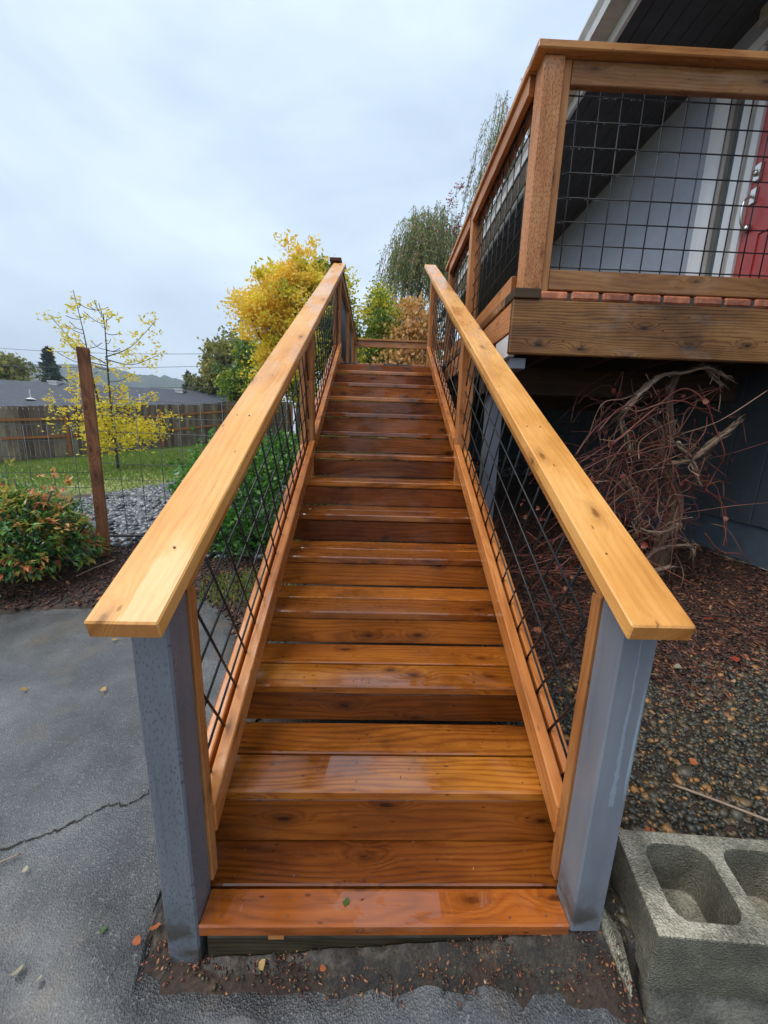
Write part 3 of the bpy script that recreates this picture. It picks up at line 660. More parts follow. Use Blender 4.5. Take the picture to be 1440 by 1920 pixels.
railR = stair_railing('R', 'right stair railing beside the gravel, its blue grey post with a pale paint drip', M_blue3, XR, 1, .537, .6739, .674, .973, 5.04, -.02)

# ------------------------------------------------------------------ deck
DX, DY = .768, 2.296
deck = empty('raised_deck', (1.8, 3.5, .3), 'raised timber deck with brick edging and a weathered fascia beam in front of the house', 'deck')
board('fascia_board', (DX+1.45, DY+.019, (1.849+2.145)/2), 2.9, .296, .038, M_fascia, deck, zd=(0, -1, 0), bev=.006)
# deck boards under the brick paving (seen only from below)
k = 0
y = DY+.04
while y < 9.4:
    x0 = DX+.02 if y < 4.70 else -.62
    if y > 4.56 and y < 4.70: x0 = DX+.02
    boxm('deck_board', x0, 2.88, y, y+.135, 2.105, 2.143, M_under, deck, .002); y += .142; k += 1
x = DX+.35
while x < 2.85:
    boxm('joist', x, x+.04, DY+.04, 9.3, 1.90, 2.103, M_under, deck); x += .42
boxm('beam', DX+.06, 2.85, 4.2, 4.29, 1.70, 1.898, M_under, deck); boxm('beam', -.55, 2.85, 6.9, 6.99, 1.70, 1.898, M_under, deck)
# side rim: pressure-treated board, ledge, whitewashed bracket
board('rim_board', (DX+.022, (DY+4.70)/2+.01, 2.058), 4.70-DY-.05, .165, .036, M_ipost, deck, xd=(0, 1, 0), zd=(-1, 0, 0), bev=.003, label='slit-marked treated rim board on the stair side')
boxm('inner_rim', DX+.045, DX+.085, DY+.05, 4.70, 1.85, 2.10, M_under, deck)
boxm('edge_board', DX-.006, DX+.15, DY+.152, 4.66, 2.148, 2.2, M_guard, deck, .003)
boxm('edge_board', DX-.004, DX+.148, DY-.012, DY+.15, 2.147, 2.199, M_under, deck, .003, label='dark corner block of the deck edge')
boxm('bracket', DX+.01, DX+.05, DY+.045, DY+.30, 1.84, 1.968, M_white, deck, .002, label='whitewashed bracket under the deck corner')
boxm('beam_end', DX+.03, DX+.13, DY+.06, DY+.2, 1.775, 1.838, M_blue2, deck, .003)
post('support_post', .885, 1.0, 3.0, 3.115, float(gz(.93, 3.05))-.05, 1.698, M_blue2, deck, .004, 'blue grey painted support post under the deck')
boxm('beam', DX+.06, 2.85, 2.98, 3.13, 1.70, 1.899, M_under, deck)
for (x, y) in ((-.5, 6.9), (.9, 6.9), (-.5, 9.2), (1.0, 9.2)):
    post('support_post', x, x+.09, y, y+.09, float(gz(x, y))-.05, 1.70, M_under, deck)
# bricks along the front edge and the landing edge
bm_ = boxm('mortar_bed', DX+.15, 2.88, DY+.012, DY+.22, 2.146, 2.188, M_mortar, deck)
def brick(x0, x1, y0, y1, z0, z1, mat, par=deck):
    o = board('brick', ((x0+x1)/2+jit(), (y0+y1)/2+jit(.003), (z0+z1)/2+jit(.001)), x1-x0, y1-y0, z1-z0, mat, par, zd=(rnd.uniform(-.03,.03), rnd.uniform(-.03,.03), 1), bev=.011)
x = DX+.155; wB = .182
while x < 2.75:
    brick(x, x+wB-.017, DY+.002, DY+.11, 2.149, 2.197, M_brick); x += wB
pat = 'ddrrddrdrd'
x = -.60; i = 0
while x < 1.0:
    brick(x, x+.158, 4.70-.03, 4.70+.08, 2.152, 2.203, M_brickd if pat[i % 10] == 'd' and i not in (2, 3) else M_brick); x += .168; i += 1
boxm('mortar_bed', -.62, .765, 4.672, 9.4, 2.144, 2.19, M_mortar, deck)
boxm('landing_fascia', -.62, .765, 4.46+.045, 4.662, 2.06, 2.143, M_under, deck, .002)
boxm('rim_board', -.66, -.622, 4.70, 9.44, 1.90, 2.19, M_riser, deck, .003)

# deck guard: front run and side run
CAPZ = 3.338
guard = empty('deck_railing', (.87, 2.34, 2.2), 'high deck railing with flat cedar cap and black wire panels above the brick edge', 'railing')
board('cap_rail', (DX+1.46, DY+.045, CAPZ-.019), 2.92, .135, .038, M_rail2, guard, bev=.005)
board('cap_rail', (DX+.065, (DY+.115+4.86)/2, CAPZ-.0193), 4.86-DY-.115, .135, .038, M_rail2, guard, xd=(0, 1, 0), bev=.005)
post('corner_post', .815, .925, DY+.008, DY+.118, 2.2, CAPZ-.04, M_ipost, guard, .004, 'broad slit-marked corner post')
post('nailer', .928, .972, DY+.030, DY+.07, 2.2, CAPZ-.04, M_post, guard, .002)
board('upper_rail', (1.935, DY+.045, 3.243), 1.92, .108, .036, M_guard, guard, zd=(0, -1, 0), bev=.004)
board('lower_rail', (1.935, DY+.045, 2.262), 1.92, .105, .036, M_guard, guard, zd=(0, -1, 0), bev=.004, label='water-stained lower rail')
board('lower_rail', (1.935, DY+.10, 2.255), 1.92, .09, .036, M_guard, guard, zd=(0, -1, 0), bev=.004)
g = Geo(); yw = DY+.072
for z in (2.345, 2.462, 2.579, 2.699, 2.820, 2.941, 3.060, 3.175): g.tube([(.95, yw, z), (2.88, yw, z)], .0035, 6)
x = .972+.075
while x < 2.88: g.tube([(x, yw+.005, 2.25), (x, yw+.005, 3.24)], .0035, 6); x += .1205
g.build('wire_panel', M_wire, guard, True)
g2 = Geo()
for z in (2.579, 2.699, 2.820, 2.941, 3.060, 3.175):
    x = .975
    while x < (1.75 if z > 2.75 else 1.3):
        rr = rnd.uniform(.0013, .0025); V_ = ICO[0]*np.array([1, 1, 1.25])*rr+np.array([x, yw, z-WR-rr*.55]); g2.add(V_, [tuple(f) for f in ICO[1]]); x += rnd.choice((.012, .016, .03, .09))
g2.build('raindrops', M_water, guard, True, kind='stuff')
for Y in (3.62, 4.66):
    post('post', .79, .879, Y, Y+.089, 2.2, CAPZ-.04, M_post, guard)
for (Y0, Y1) in ((DY+.12, 3.62), (3.709, 4.66)):
    for xx in (.80, .86):
        board('upper_rail', (xx, (Y0+Y1)/2, 3.25), Y1-Y0-.002, .095, .034, M_post, guard, xd=(0, 1, 0), zd=(-1, 0, 0))
        board('lower_rail', (xx, (Y0+Y1)/2, 2.258), Y1-Y0-.002, .10, .034, M_post, guard, xd=(0, 1, 0), zd=(-1, 0, 0))
    g = Geo()
    for z in (2.345, 2.462, 2.579, 2.699, 2.820, 2.941, 3.060, 3.175): g.tube([(.83, Y0, z), (.83, Y1, z)], WR, 6)
    y = Y0+.06
    while y < Y1: g.tube([(.835, y, 2.3), (.835, y, 3.22)], WR, 6); y += .1205
    for yy in (Y0+.02, Y1-.02): post('nailer', .845, .879, yy-.018, yy+.018, 2.31, 3.2, M_post, guard, .002)
    g.build('wire_panel', M_wire, guard, True)

# landing guard: left run and back run
lg = empty('landing_railing', (-.52, 6.5, 2.2), 'landing railing running back from the stair top, fine grey mesh, far cross rail', 'railing')
LZ = 3.345
board('cap_rail', (-.53, (4.715+8.35)/2, LZ-.019), 8.35-4.715, .135, .038, M_riser, lg, xd=(0, 1, 0), bev=.004)
board('cap_rail', ((-.455+2.85)/2, 8.31, LZ-.0195), 2.85+.46, .12, .038, M_rail2, lg, bev=.004)
for Y in (4.757, 6.1, 7.3, 8.25):
    post('post', -.56, -.471, Y, Y+.089, 2.2, LZ-.04, M_post, lg)
for (Y0, Y1) in ((4.85, 6.1), (6.19, 7.3), (7.39, 8.25)):
    board('upper_rail', (-.49, (Y0+Y1)/2, LZ-.09), Y1-Y0-.002, .095, .034, M_post, lg, xd=(0, 1, 0), zd=(-1, 0, 0))
    board('lower_rail', (-.49, (Y0+Y1)/2, 2.26), Y1-Y0-.002, .10, .034, M_post, lg, xd=(0, 1, 0), zd=(-1, 0, 0))
    g = Geo(); y = Y0
    while y < Y1: g.tube([(-.52, y, 2.3), (-.52, y, 3.24)], .0022, 4); y += .026
    z = 2.31
    while z < 3.22: g.tube([(-.522, Y0, z), (-.522, Y1, z)], .0022, 4); z += .026
    g.build('mesh_panel', M_galv, lg, True, label='fine grey wire mesh panel')
for x in (1.15, 2.2):
    post('post', x, x+.089, 8.26, 8.349, 2.2, LZ-.04, M_post, lg)
for (x0, x1) in ((-.47, 1.15), (1.24, 2.2)):
    board('upper_rail', ((x0+x1)/2, 8.30, LZ-.10), x1-x0-.002, .115, .036, M_low, lg, zd=(0, -1, 0))
    board('lower_rail', ((x0+x1)/2, 8.30, 2.26), x1-x0-.002, .10, .036, M_low, lg, zd=(0, -1, 0))
    g = Geo()
    for z in np.arange(2.345, 3.2, .12): g.tube([(x0, 8.33, z), (x1, 8.33, z)], .0022, 4)
    x = x0+.06
    while x < x1: g.tube([(x, 8.335, 2.3), (x, 8.335, 3.2)], .0022, 4); x += .12
    g.build('wire_panel', M_wire, lg, True)

# ------------------------------------------------------------------ house
HX = 2.9
house = empty('house', (HX, 3.5, .42), 'blue grey house wall with red front door, white sidelight and dark soffit above the deck', 'house')
def bx(n, *a, **k): return boxm(n, *a, **k)
bx('wall', HX, HX+.15, 3.78, 12, 2.2, 4.62, M_wallup, house)
bx('wall', HX, HX+.15, 1.2, 2.40, 2.2, 4.62, M_wallup, house)
bx('wall', HX, HX+.15, 2.40, 3.78, 4.45, 4.62, M_wallup, house)
post('door_casing', HX-.03, HX+.02, 3.612, 3.777, 2.2, 4.36, M_white, house, .004)
post('door_casing', HX-.015, HX+.03, 3.572, 3.610, 2.2, 4.33, M_trimb, house, .004)
bx('head_casing', HX-.031, HX+.02, 2.4, 3.777, 4.362, 4.449, M_white, house, .004)
sl = bx('sidelight', HX+.025, HX+.05, 3.484, 3.570, 2.3, 4.33, M_glass, house)
post('jamb', HX-.02, HX+.03, 3.402, 3.482, 2.2, 4.36, M_white, house, .004)
post('jamb', HX+.0, HX+.04, 3.362, 3.400, 2.2, 4.36, M_trimb, house, .004)
post('jamb', HX-.012, HX+.04, 3.300, 3.360, 2.2, 4.36, M_white, house, .003)
bx('sill', HX-.02, HX+.04, 3.484, 3.570, 2.2, 2.298, M_white, house, .003)
door = bx('front_door', HX+.01, HX+.055, 2.44, 3.298, 2.205, 4.355, M_red, house, .003)
for (y0, y1, z0, z1) in ((2.90, 3.16, 2.42, 2.98), (2.54, 2.80, 2.42, 2.98), (2.90, 3.16, 3.45, 3.95), (2.54, 2.80, 3.45, 3.95)):
    g = Geo()
    for (a, b_, c, d) in ((y0, y1, z0, z0+.02), (y0, y1, z1-.02, z1), (y0, y0+.02, z0+.0202, z1-.0202), (y1-.02, y1, z0+.0202, z1-.0202)): g.box(HX+.0, HX+.0097, a, b_, c, d)
    g.build('door_moulding', M_red, door)
def plate(name, y, z, w, h, d=.012, mat=M_chrome):
    o = board(name, (HX+.01-d/2-.001, y, z), h, w, d, mat, door, xd=(0, 0, 1), zd=(-1, 0, 0), bev=.004); return o
plate('deadbolt', 3.245, 3.43, .055, .12, .022); plate('handle_plate', 3.245, 3.27, .05, .11, .02)
g = Geo(); g.tube(smooth_path([(HX-.012, 3.245, 3.27), (HX-.06, 3.245, 3.24), (HX-.072, 3.245, 3.17), (HX-.055, 3.245, 3.08), (HX-.012, 3.245, 3.04)]), [.010]*21, 8); g.build('door_handle', M_chrome, door, True)
g = Geo(); g.tube([(HX-.03, 3.245, 3.045), (HX+.009, 3.245, 3.045)], [.026, .03], 12); g.build('lock_cylinder', M_chrome, door, True)
g = Geo(); g.tube([(HX-.036, 3.245, 3.425), (HX-.012, 3.245, 3.425)], [.018, .022], 12); g.build('deadbolt_cylinder', M_chrome, door, True)
# transom trim at the wall top, right edge
bx('frieze_board', HX-.06, HX-.001, 1.2, 3.45, 4.50, 4.618, M_trimb, house, .004)
bx('transom_frame', HX-.05, HX-.003, 3.10, 3.16, 4.47, 4.50, M_trimb, house)
# soffit boards, fascia, gutter, roof
y = 1.0
x = 1.88
while x < HX+.1:
    bx('soffit_board', x, x+.128, 0.6, 12, 4.62, 4.64, M_soffit, house, .002); x += .134
bx('eave_fascia', 1.845, 1.878, .6, 12, 4.56, 4.75, M_white, house, .003)
prof = [(1.665, 4.80), (1.66, 4.77), (1.69, 4.72), (1.70, 4.655), (1.843, 4.655), (1.843, 4.80), (1.835, 4.80), (1.835, 4.665), (1.71, 4.665), (1.70, 4.725), (1.672, 4.775), (1.675, 4.80)]
V = [(a, yy, b_) for yy in (.6, 9.2) for a, b_ in prof]; n_ = len(prof)
F = [(i, (i+1) % n_, n_+(i+1) % n_, n_+i) for i in range(n_)]+[tuple(range(n_-1, -1, -1)), tuple(range(n_, 2*n_))]
mesh('gutter', V, F, M_gutter, house)
V = [(1.74, .4, 4.80), (1.74, 12.2, 4.80), (7.5, .4, 6.9), (7.5, 12.2, 6.9), (1.74, .4, 4.86), (1.74, 12.2, 4.86), (7.5, .4, 6.98), (7.5, 12.2, 6.98)]
mesh('roof', V, [(0,1,3,2),(4,6,7,5),(0,4,5,1),(2,3,7,6),(0,2,6,4),(1,5,7,3)], M_shingle, house)
# lower wall of grooved panels over a rendered foundation
y = 1.3
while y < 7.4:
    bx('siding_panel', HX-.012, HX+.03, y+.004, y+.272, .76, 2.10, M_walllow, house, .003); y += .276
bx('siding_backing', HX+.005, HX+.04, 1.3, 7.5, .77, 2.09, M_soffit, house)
bx('foundation', HX+.012, HX+.2, 1.2, 7.5, .25, .758, M_found, house, .004)
V = []; 
for i in range(60):
    y = 1.4+i*.07; w_ = .035+.02*math.sin(i*.7)+.01*math.sin(i*2.1); V += [(HX+.012-w_, y, float(gz(HX-w_, y))+.012), (HX+.012, y, .462+.0*y)]
mesh('footing_edge', V, [(2*i, 2*i+1, 2*i+3, 2*i+2) for i in range(59)], M_conc, house)
# wall closing the space under the deck at the back
y = 1.25; x = 1.35
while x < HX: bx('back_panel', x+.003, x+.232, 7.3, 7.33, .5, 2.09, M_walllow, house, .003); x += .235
# wire screen standing in front of it
ws = Geo()
for z in np.arange(.55, 1.75, .15): ws.tube([(1.2, 5.2, z), (2.85, 5.2, z)], .003, 4)
for x in np.arange(1.2, 2.85, .15): ws.tube([(x, 5.205, .45), (x, 5.205, 1.75)], .003, 4)
tag(ws.build('wire_screen', M_wire, None, True), 'black wire grid screen standing in the dark under the deck', 'wire screen')

# ------------------------------------------------------------------ concrete blocks
def cmu(x0, x1, y0, y1, z0, z1, label, rz=0, mat=M_conc):
    """two-cell block: outer box with tapered rounded cells, open top"""
    root = None; V = []; F = []
    L = x1-x0; D = y1-y0; t = .036; te = .062
    def rr(cx, cy, hx, hy, r, z, n=4):
        out = []
        for (sx, sy, a0) in ((1, -1, -90), (1, 1, 0), (-1, 1, 90), (-1, -1, 180)):
            for i in range(n+1):
                a = R(a0+90*i/n); out.append((cx+sx*(hx-r)+r*math.cos(a), cy+sy*(hy-r)+r*math.sin(a), z))
        return out
    bm = bmesh.new()
    cell = (L-2*te-.042)/2; cxs = (-L/2+te+cell/2, L/2-te-cell/2)
    def ring(pts_): return [bm.verts.new(p) for p in pts_]
    o_b = ring([(-L/2, -D/2, z0), (L/2, -D/2, z0), (L/2, D/2, z0), (-L/2, D/2, z0)])
    top = []; 
    # outer wall with a slight grid for roughness
    o_t = ring([(-L/2, -D/2, z1), (0, -D/2, z1), (L/2, -D/2, z1), (L/2, D/2, z1), (0, D/2, z1), (-L/2, D/2, z1)])
    bm.faces.new((o_b[0], o_b[1], o_t[2], o_t[1], o_t[0])); bm.faces.new((o_b[1], o_b[2], o_t[3], o_t[2])); bm.faces.new((o_b[2], o_b[3], o_t[5], o_t[4], o_t[3])); bm.faces.new((o_b[3], o_b[0], o_t[0], o_t[5]))
    for ci, cx in enumerate(cxs):
        it = ring(rr(cx, 0, cell/2, D/2-t, .045, z1)); ib = ring(rr(cx, 0, cell/2-.008, D/2-t-.008, .04, z0+.02))
        n = len(it)
        for i in range(n): bm.faces.new((it[(i+1) % n], it[i], ib[i], ib[(i+1) % n]))
        bm.faces.new(list(reversed(ib)))
        # top ring: quad fan between outer half-rectangle and cell
        if ci == 0: oc = [o_t[1], o_t[4], o_t[5], o_t[0]]
        else: oc = [o_t[2], o_t[3], o_t[4], o_t[1]]
        # rr order: corners (right,front),(right,back),(left,back),(left,front), each n+1 pts
        k = 5
        for q in range(4):
            for i in range(k-1): bm.faces.new((oc[q], it[q*k+i+1], it[q*k+i])[::-1])
            a = it[q*k+k-1]; b2 = it[((q+1) % 4)*k]
            bm.faces.new((oc[q], oc[(q+1) % 4], b2, a))
    for v in bm.verts: v.co.x += .14*v.co.y
    bmesh.ops.recalc_face_normals(bm, faces=bm.faces[:])
    me = bpy.data.meshes.new('concrete_block'); bm.to_mesh(me); bm.free(); me.materials.append(mat)
    o = bpy.data.objects.new('concrete_block', me)
    M = Matrix.Translation(((x0+x1)/2, (y0+y1)/2, 0)) @ Matrix.Rotation(rz, 4, 'Z')
    md = o.modifiers.new('bevel', 'BEVEL'); md.width = .005; md.segments = 2; md.limit_method = 'ANGLE'; md.angle_limit = R(50)
    link(o, None, M); tag(o, label, 'concrete block'); return o
cmu(.758, 1.29, .640, .898, -.035, .15, 'two-celled concrete block on top beside the right stair post', R(-4))
lowb = cmu(.775, 1.32, .652, .905, -.27, -.052, 'mossy concrete block underneath the open two-celled block', R(-2), mat=M_conc2)
board('seam_shadow_slab', (1.04, .785, -.0435), .49, .20, .015, M_dirt, lowb, bev=0)  # added dark slab, stands in for the shadow in the seam between blocks
g = Geo()
V = np.array([(x, y, float(gz(x, y))+.014) for x, y in ((.672,.80),(.690,.795),(.712,.74),(.722,.69),(.705,.665),(.690,.70),(.676,.755))]); V2 = V.copy(); V2[:, 2] -= .06; V[:3, 2] += .03
n_ = 7
tag(mesh('slate_shard', np.concatenate([V, V2]), [tuple(range(n_-1, -1, -1))]+[(i, (i+1) % n_, n_+(i+1) % n_, n_+i) for i in range(n_)], M_conc), 'pale broken concrete shard lying between post and block', 'shard')

# ------------------------------------------------------------------ garden fence on the left
gp = bpy.data.objects.new('fence_post', board_mesh(1.93, .089, .089, M_gpost, .004, 0, 0, 'fence_post')); 
link(gp, None, frame((-2.62, 3.48, 1.06), (.02, .0, 1), (math.cos(.55), math.sin(.55), 0))); tag(gp, 'reddish cedar fence post standing alone beside the red-green bush', 'fence post')
gw = Geo()
for i, z in enumerate((1.56, 1.415, 1.27, 1.125, .98, .83, .68)):
    if z > .6: gw.tube([(-2.58, 3.46, z+.04), (.2-.7, 3.62, z+.02)], .0028, 5)
x = -2.40
while x < -.5: gw.tube([(x, 3.48, .35), (x, 3.48, 1.61)], .0028, 5); x += .196
tag(gw.build('wire_fence', M_galv, None, True), 'wire grid fencing to the right of the cedar fence post', 'wire fence')
gw = Geo()
for i, z in enumerate((1.36, 1.215, 1.075, .925, .78, .63)): gw.tube([(-6.5, 3.3, z-.10), (-2.66, 3.5, z+.005)], .0028, 5)
x = -2.80
while x > -6.5: gw.tube([(x, 3.48+(x+2.7)*.05, .25), (x, 3.48+(x+2.7)*.05, 1.36+(x+2.7)*.027)], .0028, 5); x -= .205
tag(gw.build('wire_fence', M_galv, None, True), 'wire grid fencing behind the red-green bush, left of the cedar post', 'wire fence')
gb_ = Geo(); gb_.tube([(-2.7, 3.60, .28), (-1.2, 3.62, .31), (-.6, 3.55, .32)], .012, 8); tag(gb_.build('edging_tube', M_black, None, True), 'thin black edging tube along the foot of the river stones', 'edging')

# ------------------------------------------------------------------ wooden fence at the back of the lawn
def fline(y): return -13.5+.96*(y-13.7)
def ftop(y): return np.interp(y, [9, 13.7, 18.7, 19.9, 24], [1.62, 1.98, 2.60, 2.93, 3.3])
fence = empty('wooden_fence', (-11, 16.3, .2), 'weathered grey board fence with orange rails behind the lawn', 'fence')
dirf = np.array([.96, 1.0]); dirf /= np.linalg.norm(dirf); nrf = np.array([dirf[1], -dirf[0]])
y = 10.2
while y < 22.5:
    x = fline(y); zt = float(ftop(y))+rnd.uniform(-.02, .02); zb = float(gz(x, y))-.1; wd = .143
    hgt = zt-zb; c = (x, y, (zt+zb)/2)
    key = board('fence_board', c, round(hgt, 2), wd-.006, .018, M_fence, fence, xd=(0, 0, 1), zd=(nrf[0]+jit(.02), nrf[1]+jit(.02), jit(.01)), bev=.0)
    y += wd*dirf[1]
for (ya, yb) in ((10.2, 12.6), (12.6, 15.0), (15.0, 17.4), (17.4, 19.8), (19.8, 22.4)):
    for dz in (.50, 1.15):
        p0 = np.array([fline(ya)+nrf[0]*.05, ya+nrf[1]*.05, float(ftop(ya))-dz]); p1 = np.array([fline(yb)+nrf[0]*.05, yb+nrf[1]*.05, float(ftop(yb))-dz])
        board('fence_rail', tuple((p0+p1)/2), float(np.linalg.norm(p1-p0)), .09, .04, M_frail, fence, xd=tuple(p1-p0), zd=(nrf[0], nrf[1], 0), bev=0)
    x = fline(yb)
    if ya > 12: board('fence_post', (x+nrf[0]*.1, yb+nrf[1]*.1, float(ftop(yb))-1.05), 1.75, .10, .09, M_frail, fence, xd=(0, 0, 1), zd=(nrf[0], nrf[1], 0), bev=0)

# ------------------------------------------------------------------ neighbour's house
nb = empty('neighbour_house', (-19, 26, .5), 'low neighbouring house with dark blue grey shingle roof beyond the board fence', 'house')
A = np.array([-30., 25.9, 4.37]); B = np.array([-12.6, 30.9, 4.45]); dd = (B-A)/np.linalg.norm(B-A); nn = np.array([dd[1], -dd[0], 0]); nn /= np.linalg.norm(nn)
e0 = A+nn*5.2; e0[2] = 2.35; e1 = B+nn*5.2+dd*3.0; e1[2] = 2.35; k0 = A-nn*5.2; k0[2] = 2.35; k1 = B-nn*5.2+dd*3.0; k1[2] = 2.35
V = [A, B, e1, e0, k1, k0]; V = V+[v-np.array([0, 0, .12]) for v in V]
mesh('roof', V, [(0,3,2,1),(0,1,4,5),(1,2,4),(0,5,3),(3,9,8,2),(5,4,10,11),(2,8,10,4),(3,5,11,9),(6,7,8,9),(6,11,10,7)], M_shingle, nb)
ei = [e0-nn*.5+dd*.0, e1-nn*.5-dd*.6, k1+nn*.5-dd*.6, k0+nn*.5]; V = [np.array([p[0], p[1], zz]) for zz in (-.2, 2.3) for p in ei]
mesh('wall', V, [(0,1,5,4),(1,2,6,5),(2,3,7,6),(3,0,4,7)], M_wallup, nb)
gt = Geo(); gt.tube([e0+np.array([0, 0, -.05])+nn*.08, e1+np.array([0, 0, -.05])+nn*.08], .07, 6); gt.build('gutter', M_white, nb)
def onroof(u, v): 
    p = A+(B-A)*u; q = e0+(e1-e0)*u; return p*(1-v)+q*v
for (u, v) in ((.40, .05), (.83, .10)):
    p = onroof(u, v); g = Geo(); g.box(p[0]-.28, p[0]+.28, p[1]-.25, p[1]+.25, p[2]-.12, p[2]+.10); g.box(p[0]-.34, p[0]+.34, p[1]-.3, p[1]+.3, p[2]+.102, p[2]+.19); g.build('roof_vent', M_gutter, nb)
p = onroof(.365, .70); g = Geo(); g.tube([p, p+[0, 0, .10]], [.30, .08], 12); g.tube([p, p+[0, 0, .6]], .035, 8); g.build('vent_pipe', M_gutter, nb)
for u in (.63, .665): p = onroof(u, .62); g = Geo(); g.tube([p-[0, 0, .1], p+[0, 0, .55]], .05, 8); g.build('vent_pipe', M_white, nb)

# ------------------------------------------------------------------ trees
LEAFV = np.array([(0, 0, 0), (.45, .42, .10), (1, 0, 0), (.45, -.42, .10)], float); LEAFF = np.array([(0, 1, 2), (0, 2, 3)])
def leaves(name, P, size, mat, parent, tint, w=.5, droop=None, kind='stuff', jitter=.3):
    n = len(P); s_ = size*rng.uniform(1-jitter, 1+jitter, n); B = LEAFV*np.array([1, w*2, 1]); V = B[None]*s_[:, None, None]
    Rm = rotm(n, False)
    if droop is not None: # mostly hanging
        Rm = rotm(n, True, .5); 
        D = np.array([[0, 0, 1], [0, 1, 0], [-1, 0, 0]], float); Rm = Rm @ D
    V = np.einsum('nij,nkj->nki', Rm, V)+P[:, None]
    F = LEAFF[None]+(np.arange(n)*4)[:, None, None]
    return mesh(name, V.reshape(-1, 3), F.reshape(-1, 3), mat, parent, False, np.repeat(np.clip(tint, 0, 1), 4), kind=kind)
def crown(ells, nclump, per, spread, seed=0, shell=.45):
    """clump centres spread through ellipsoids, then gaussian leaves about each"""
    C = []
    tot = sum(e[3]*e[4]*e[5] for e in ells)
    for (cx, cy, cz, rx, ry, rz_) in ells:
        m = max(3, int(nclump*rx*ry*rz_/tot)); d = rng.normal(size=(m, 3)); d /= np.linalg.norm(d, axis=1)[:, None]
        r = (shell+(1-shell)*rng.random(m))**.8*(.85+.25*rng.random(m)); C.append(np.array([cx, cy, cz])+d*r[:, None]*np.array([rx, ry, rz_]))
    C = np.concatenate(C); k = rng.poisson(per, len(C)); idx = np.repeat(np.arange(len(C)), k)
    sp = spread*(.6+.8*rng.random(len(C)))
    return C, C[idx]+rng.normal(size=(len(idx), 3))*sp[idx][:, None]*np.array([1, 1, .75]), idx
def limbs(name, base, top, C, parent, r0_, nl=26, mat=M_bark, k=7, maxr=.35):
    g = Geo(); b0 = np.array(base, float); t0 = np.array(top, float); path = [b0]
    for i in range(1, 7): path.append(b0+(t0-b0)*i/6+np.array([jit(.06), jit(.06), 0])*np.linalg.norm(t0-b0)*.35)
    g.tube(path, [r0_*(1-.8*i/6) for i in range(7)], k, .3)
    o = g.build('trunk', mat, parent, True)
    g = Geo(); sel = C[rng.choice(len(C), min(nl, len(C)), replace=False)]
    for c in sel:
        u = rng.uniform(.25, .95); i = u*6; a = int(i); st = path[a]+(path[min(a+1, 6)]-path[a])*(i-a)
        if c[2] < st[2]-.3: continue
        c = st+(c-st)*.88
        mid = st+(c-st)*.5+rng.normal(size=3)*.08*np.linalg.norm(c-st); mid[2] -= .06*np.linalg.norm(c-st)
        rr = r0_*(1-.8*u)*.45; P_ = smooth_path([st, mid, c], 4); g.tube(P_, [max(rr*(1-.85*j/(len(P_)-1)), .006) for j in range(len(P_))], 5, .3)
        for q in range(3):
            e_ = c+rng.normal(size=3)*min(.16*np.linalg.norm(c-st), .22)-np.array([0, 0, .12]); m_ = P_[5]; g.tube([m_, (m_+e_)/2+rng.normal(size=3)*.04, e_], [max(rr*.25, .004), max(rr*.15, .003), .002], 4, .3)
    g.build('branches', mat, parent, True)
def gzt(x, y): return float(gz(x, y))
# yellow ash
t = empty('ash_tree', (-2.6, 12.3, gzt(-2.6, 12.3)), 'broad ash tree turning golden yellow, left of the stair top', 'tree')
C, P, idx = crown([(-3.35, 12, 5.0, 1.15, 1.3, 1.0), (-2.4, 12.2, 5.9, 1.0, 1.2, .95), (-1.45, 12.2, 5.3, .75, 1.0, 1.2), (-3.0, 12, 3.9, 1.0, 1.1, .9), (-1.7, 12, 4.3, 1.3, 1.3, 1.1), (-2.5, 12.1, 2.9, .9, 1.0, .8), (-3.3, 12.0, 3.0, .6, .6, .5)], 520, 78, .125, shell=.2)
ct = np.clip(.76-.13*(C[:, 0]+2.4)+.16*(C[:, 2]-4.6)*.5+rng.normal(0, .20, len(C)), .05, 1); ct = np.where(C[:, 2] < 3.0, ct-.25, ct); ct = np.where(C[:, 0] > -1.8, ct-.22, ct+.06)
leaves('foliage', P, .115, M_ash, t, ct[idx]+rng.normal(0, .10, len(P)), .34); limbs('t', (-2.5, 12.3, gzt(-2.5, 12.3)-.1), (-2.3, 12.2, 5.2), C, t, .16, 70)
# green-gold shrub tree behind the landing
t = empty('shrub_tree', (-.1, 11.5, gzt(-.1, 11.5)), 'green bushy tree with yellow tips behind the landing rail', 'tree')
C, P, idx = crown([(.15, 11.3, 4.3, .65, .7, .9), (-.2, 11.5, 5.0, .5, .5, .7), (.55, 11.2, 3.6, .5, .6, .8), (-.3, 11.4, 3.4, .5, .6, .8), (.2, 11.3, 2.8, .9, .7, .7)], 240, 60, .13, shell=.2)
ct = np.clip(.30+.10*(C[:, 2]-3.6)+rng.normal(0, .15, len(C)), 0, 1); leaves('foliage', P, .10, M_ash, t, ct[idx]+rng.normal(0, .08, len(P)), .30); limbs('t', (-.1, 11.5, gzt(-.1, 11.5)-.1), (0, 11.4, 4.0), C, t, .07, 25)
# peach-coloured round leaves
t = empty('pear_tree', (.95, 10.9, gzt(.95, 10.9)), 'small tree of round peach-orange autumn leaves behind the landing rail', 'tree')
C, P, idx = crown([(.65, 10.8, 3.5, .75, .6, .80), (.95, 10.9, 4.5, .55, .5, .8), (.35, 10.8, 2.9, .8, .6, .6), (1.2, 10.9, 3.3, .7, .6, .9)], 230, 28, .16, shell=.1)
leaves('foliage', P, .095, M_peach, t, rng.uniform(0, 1, len(P)), .5, droop=1); limbs('t', (1.0, 11.0, gzt(1, 11)-.1), (1.0, 10.9, 4.2), C, t, .06, 40)
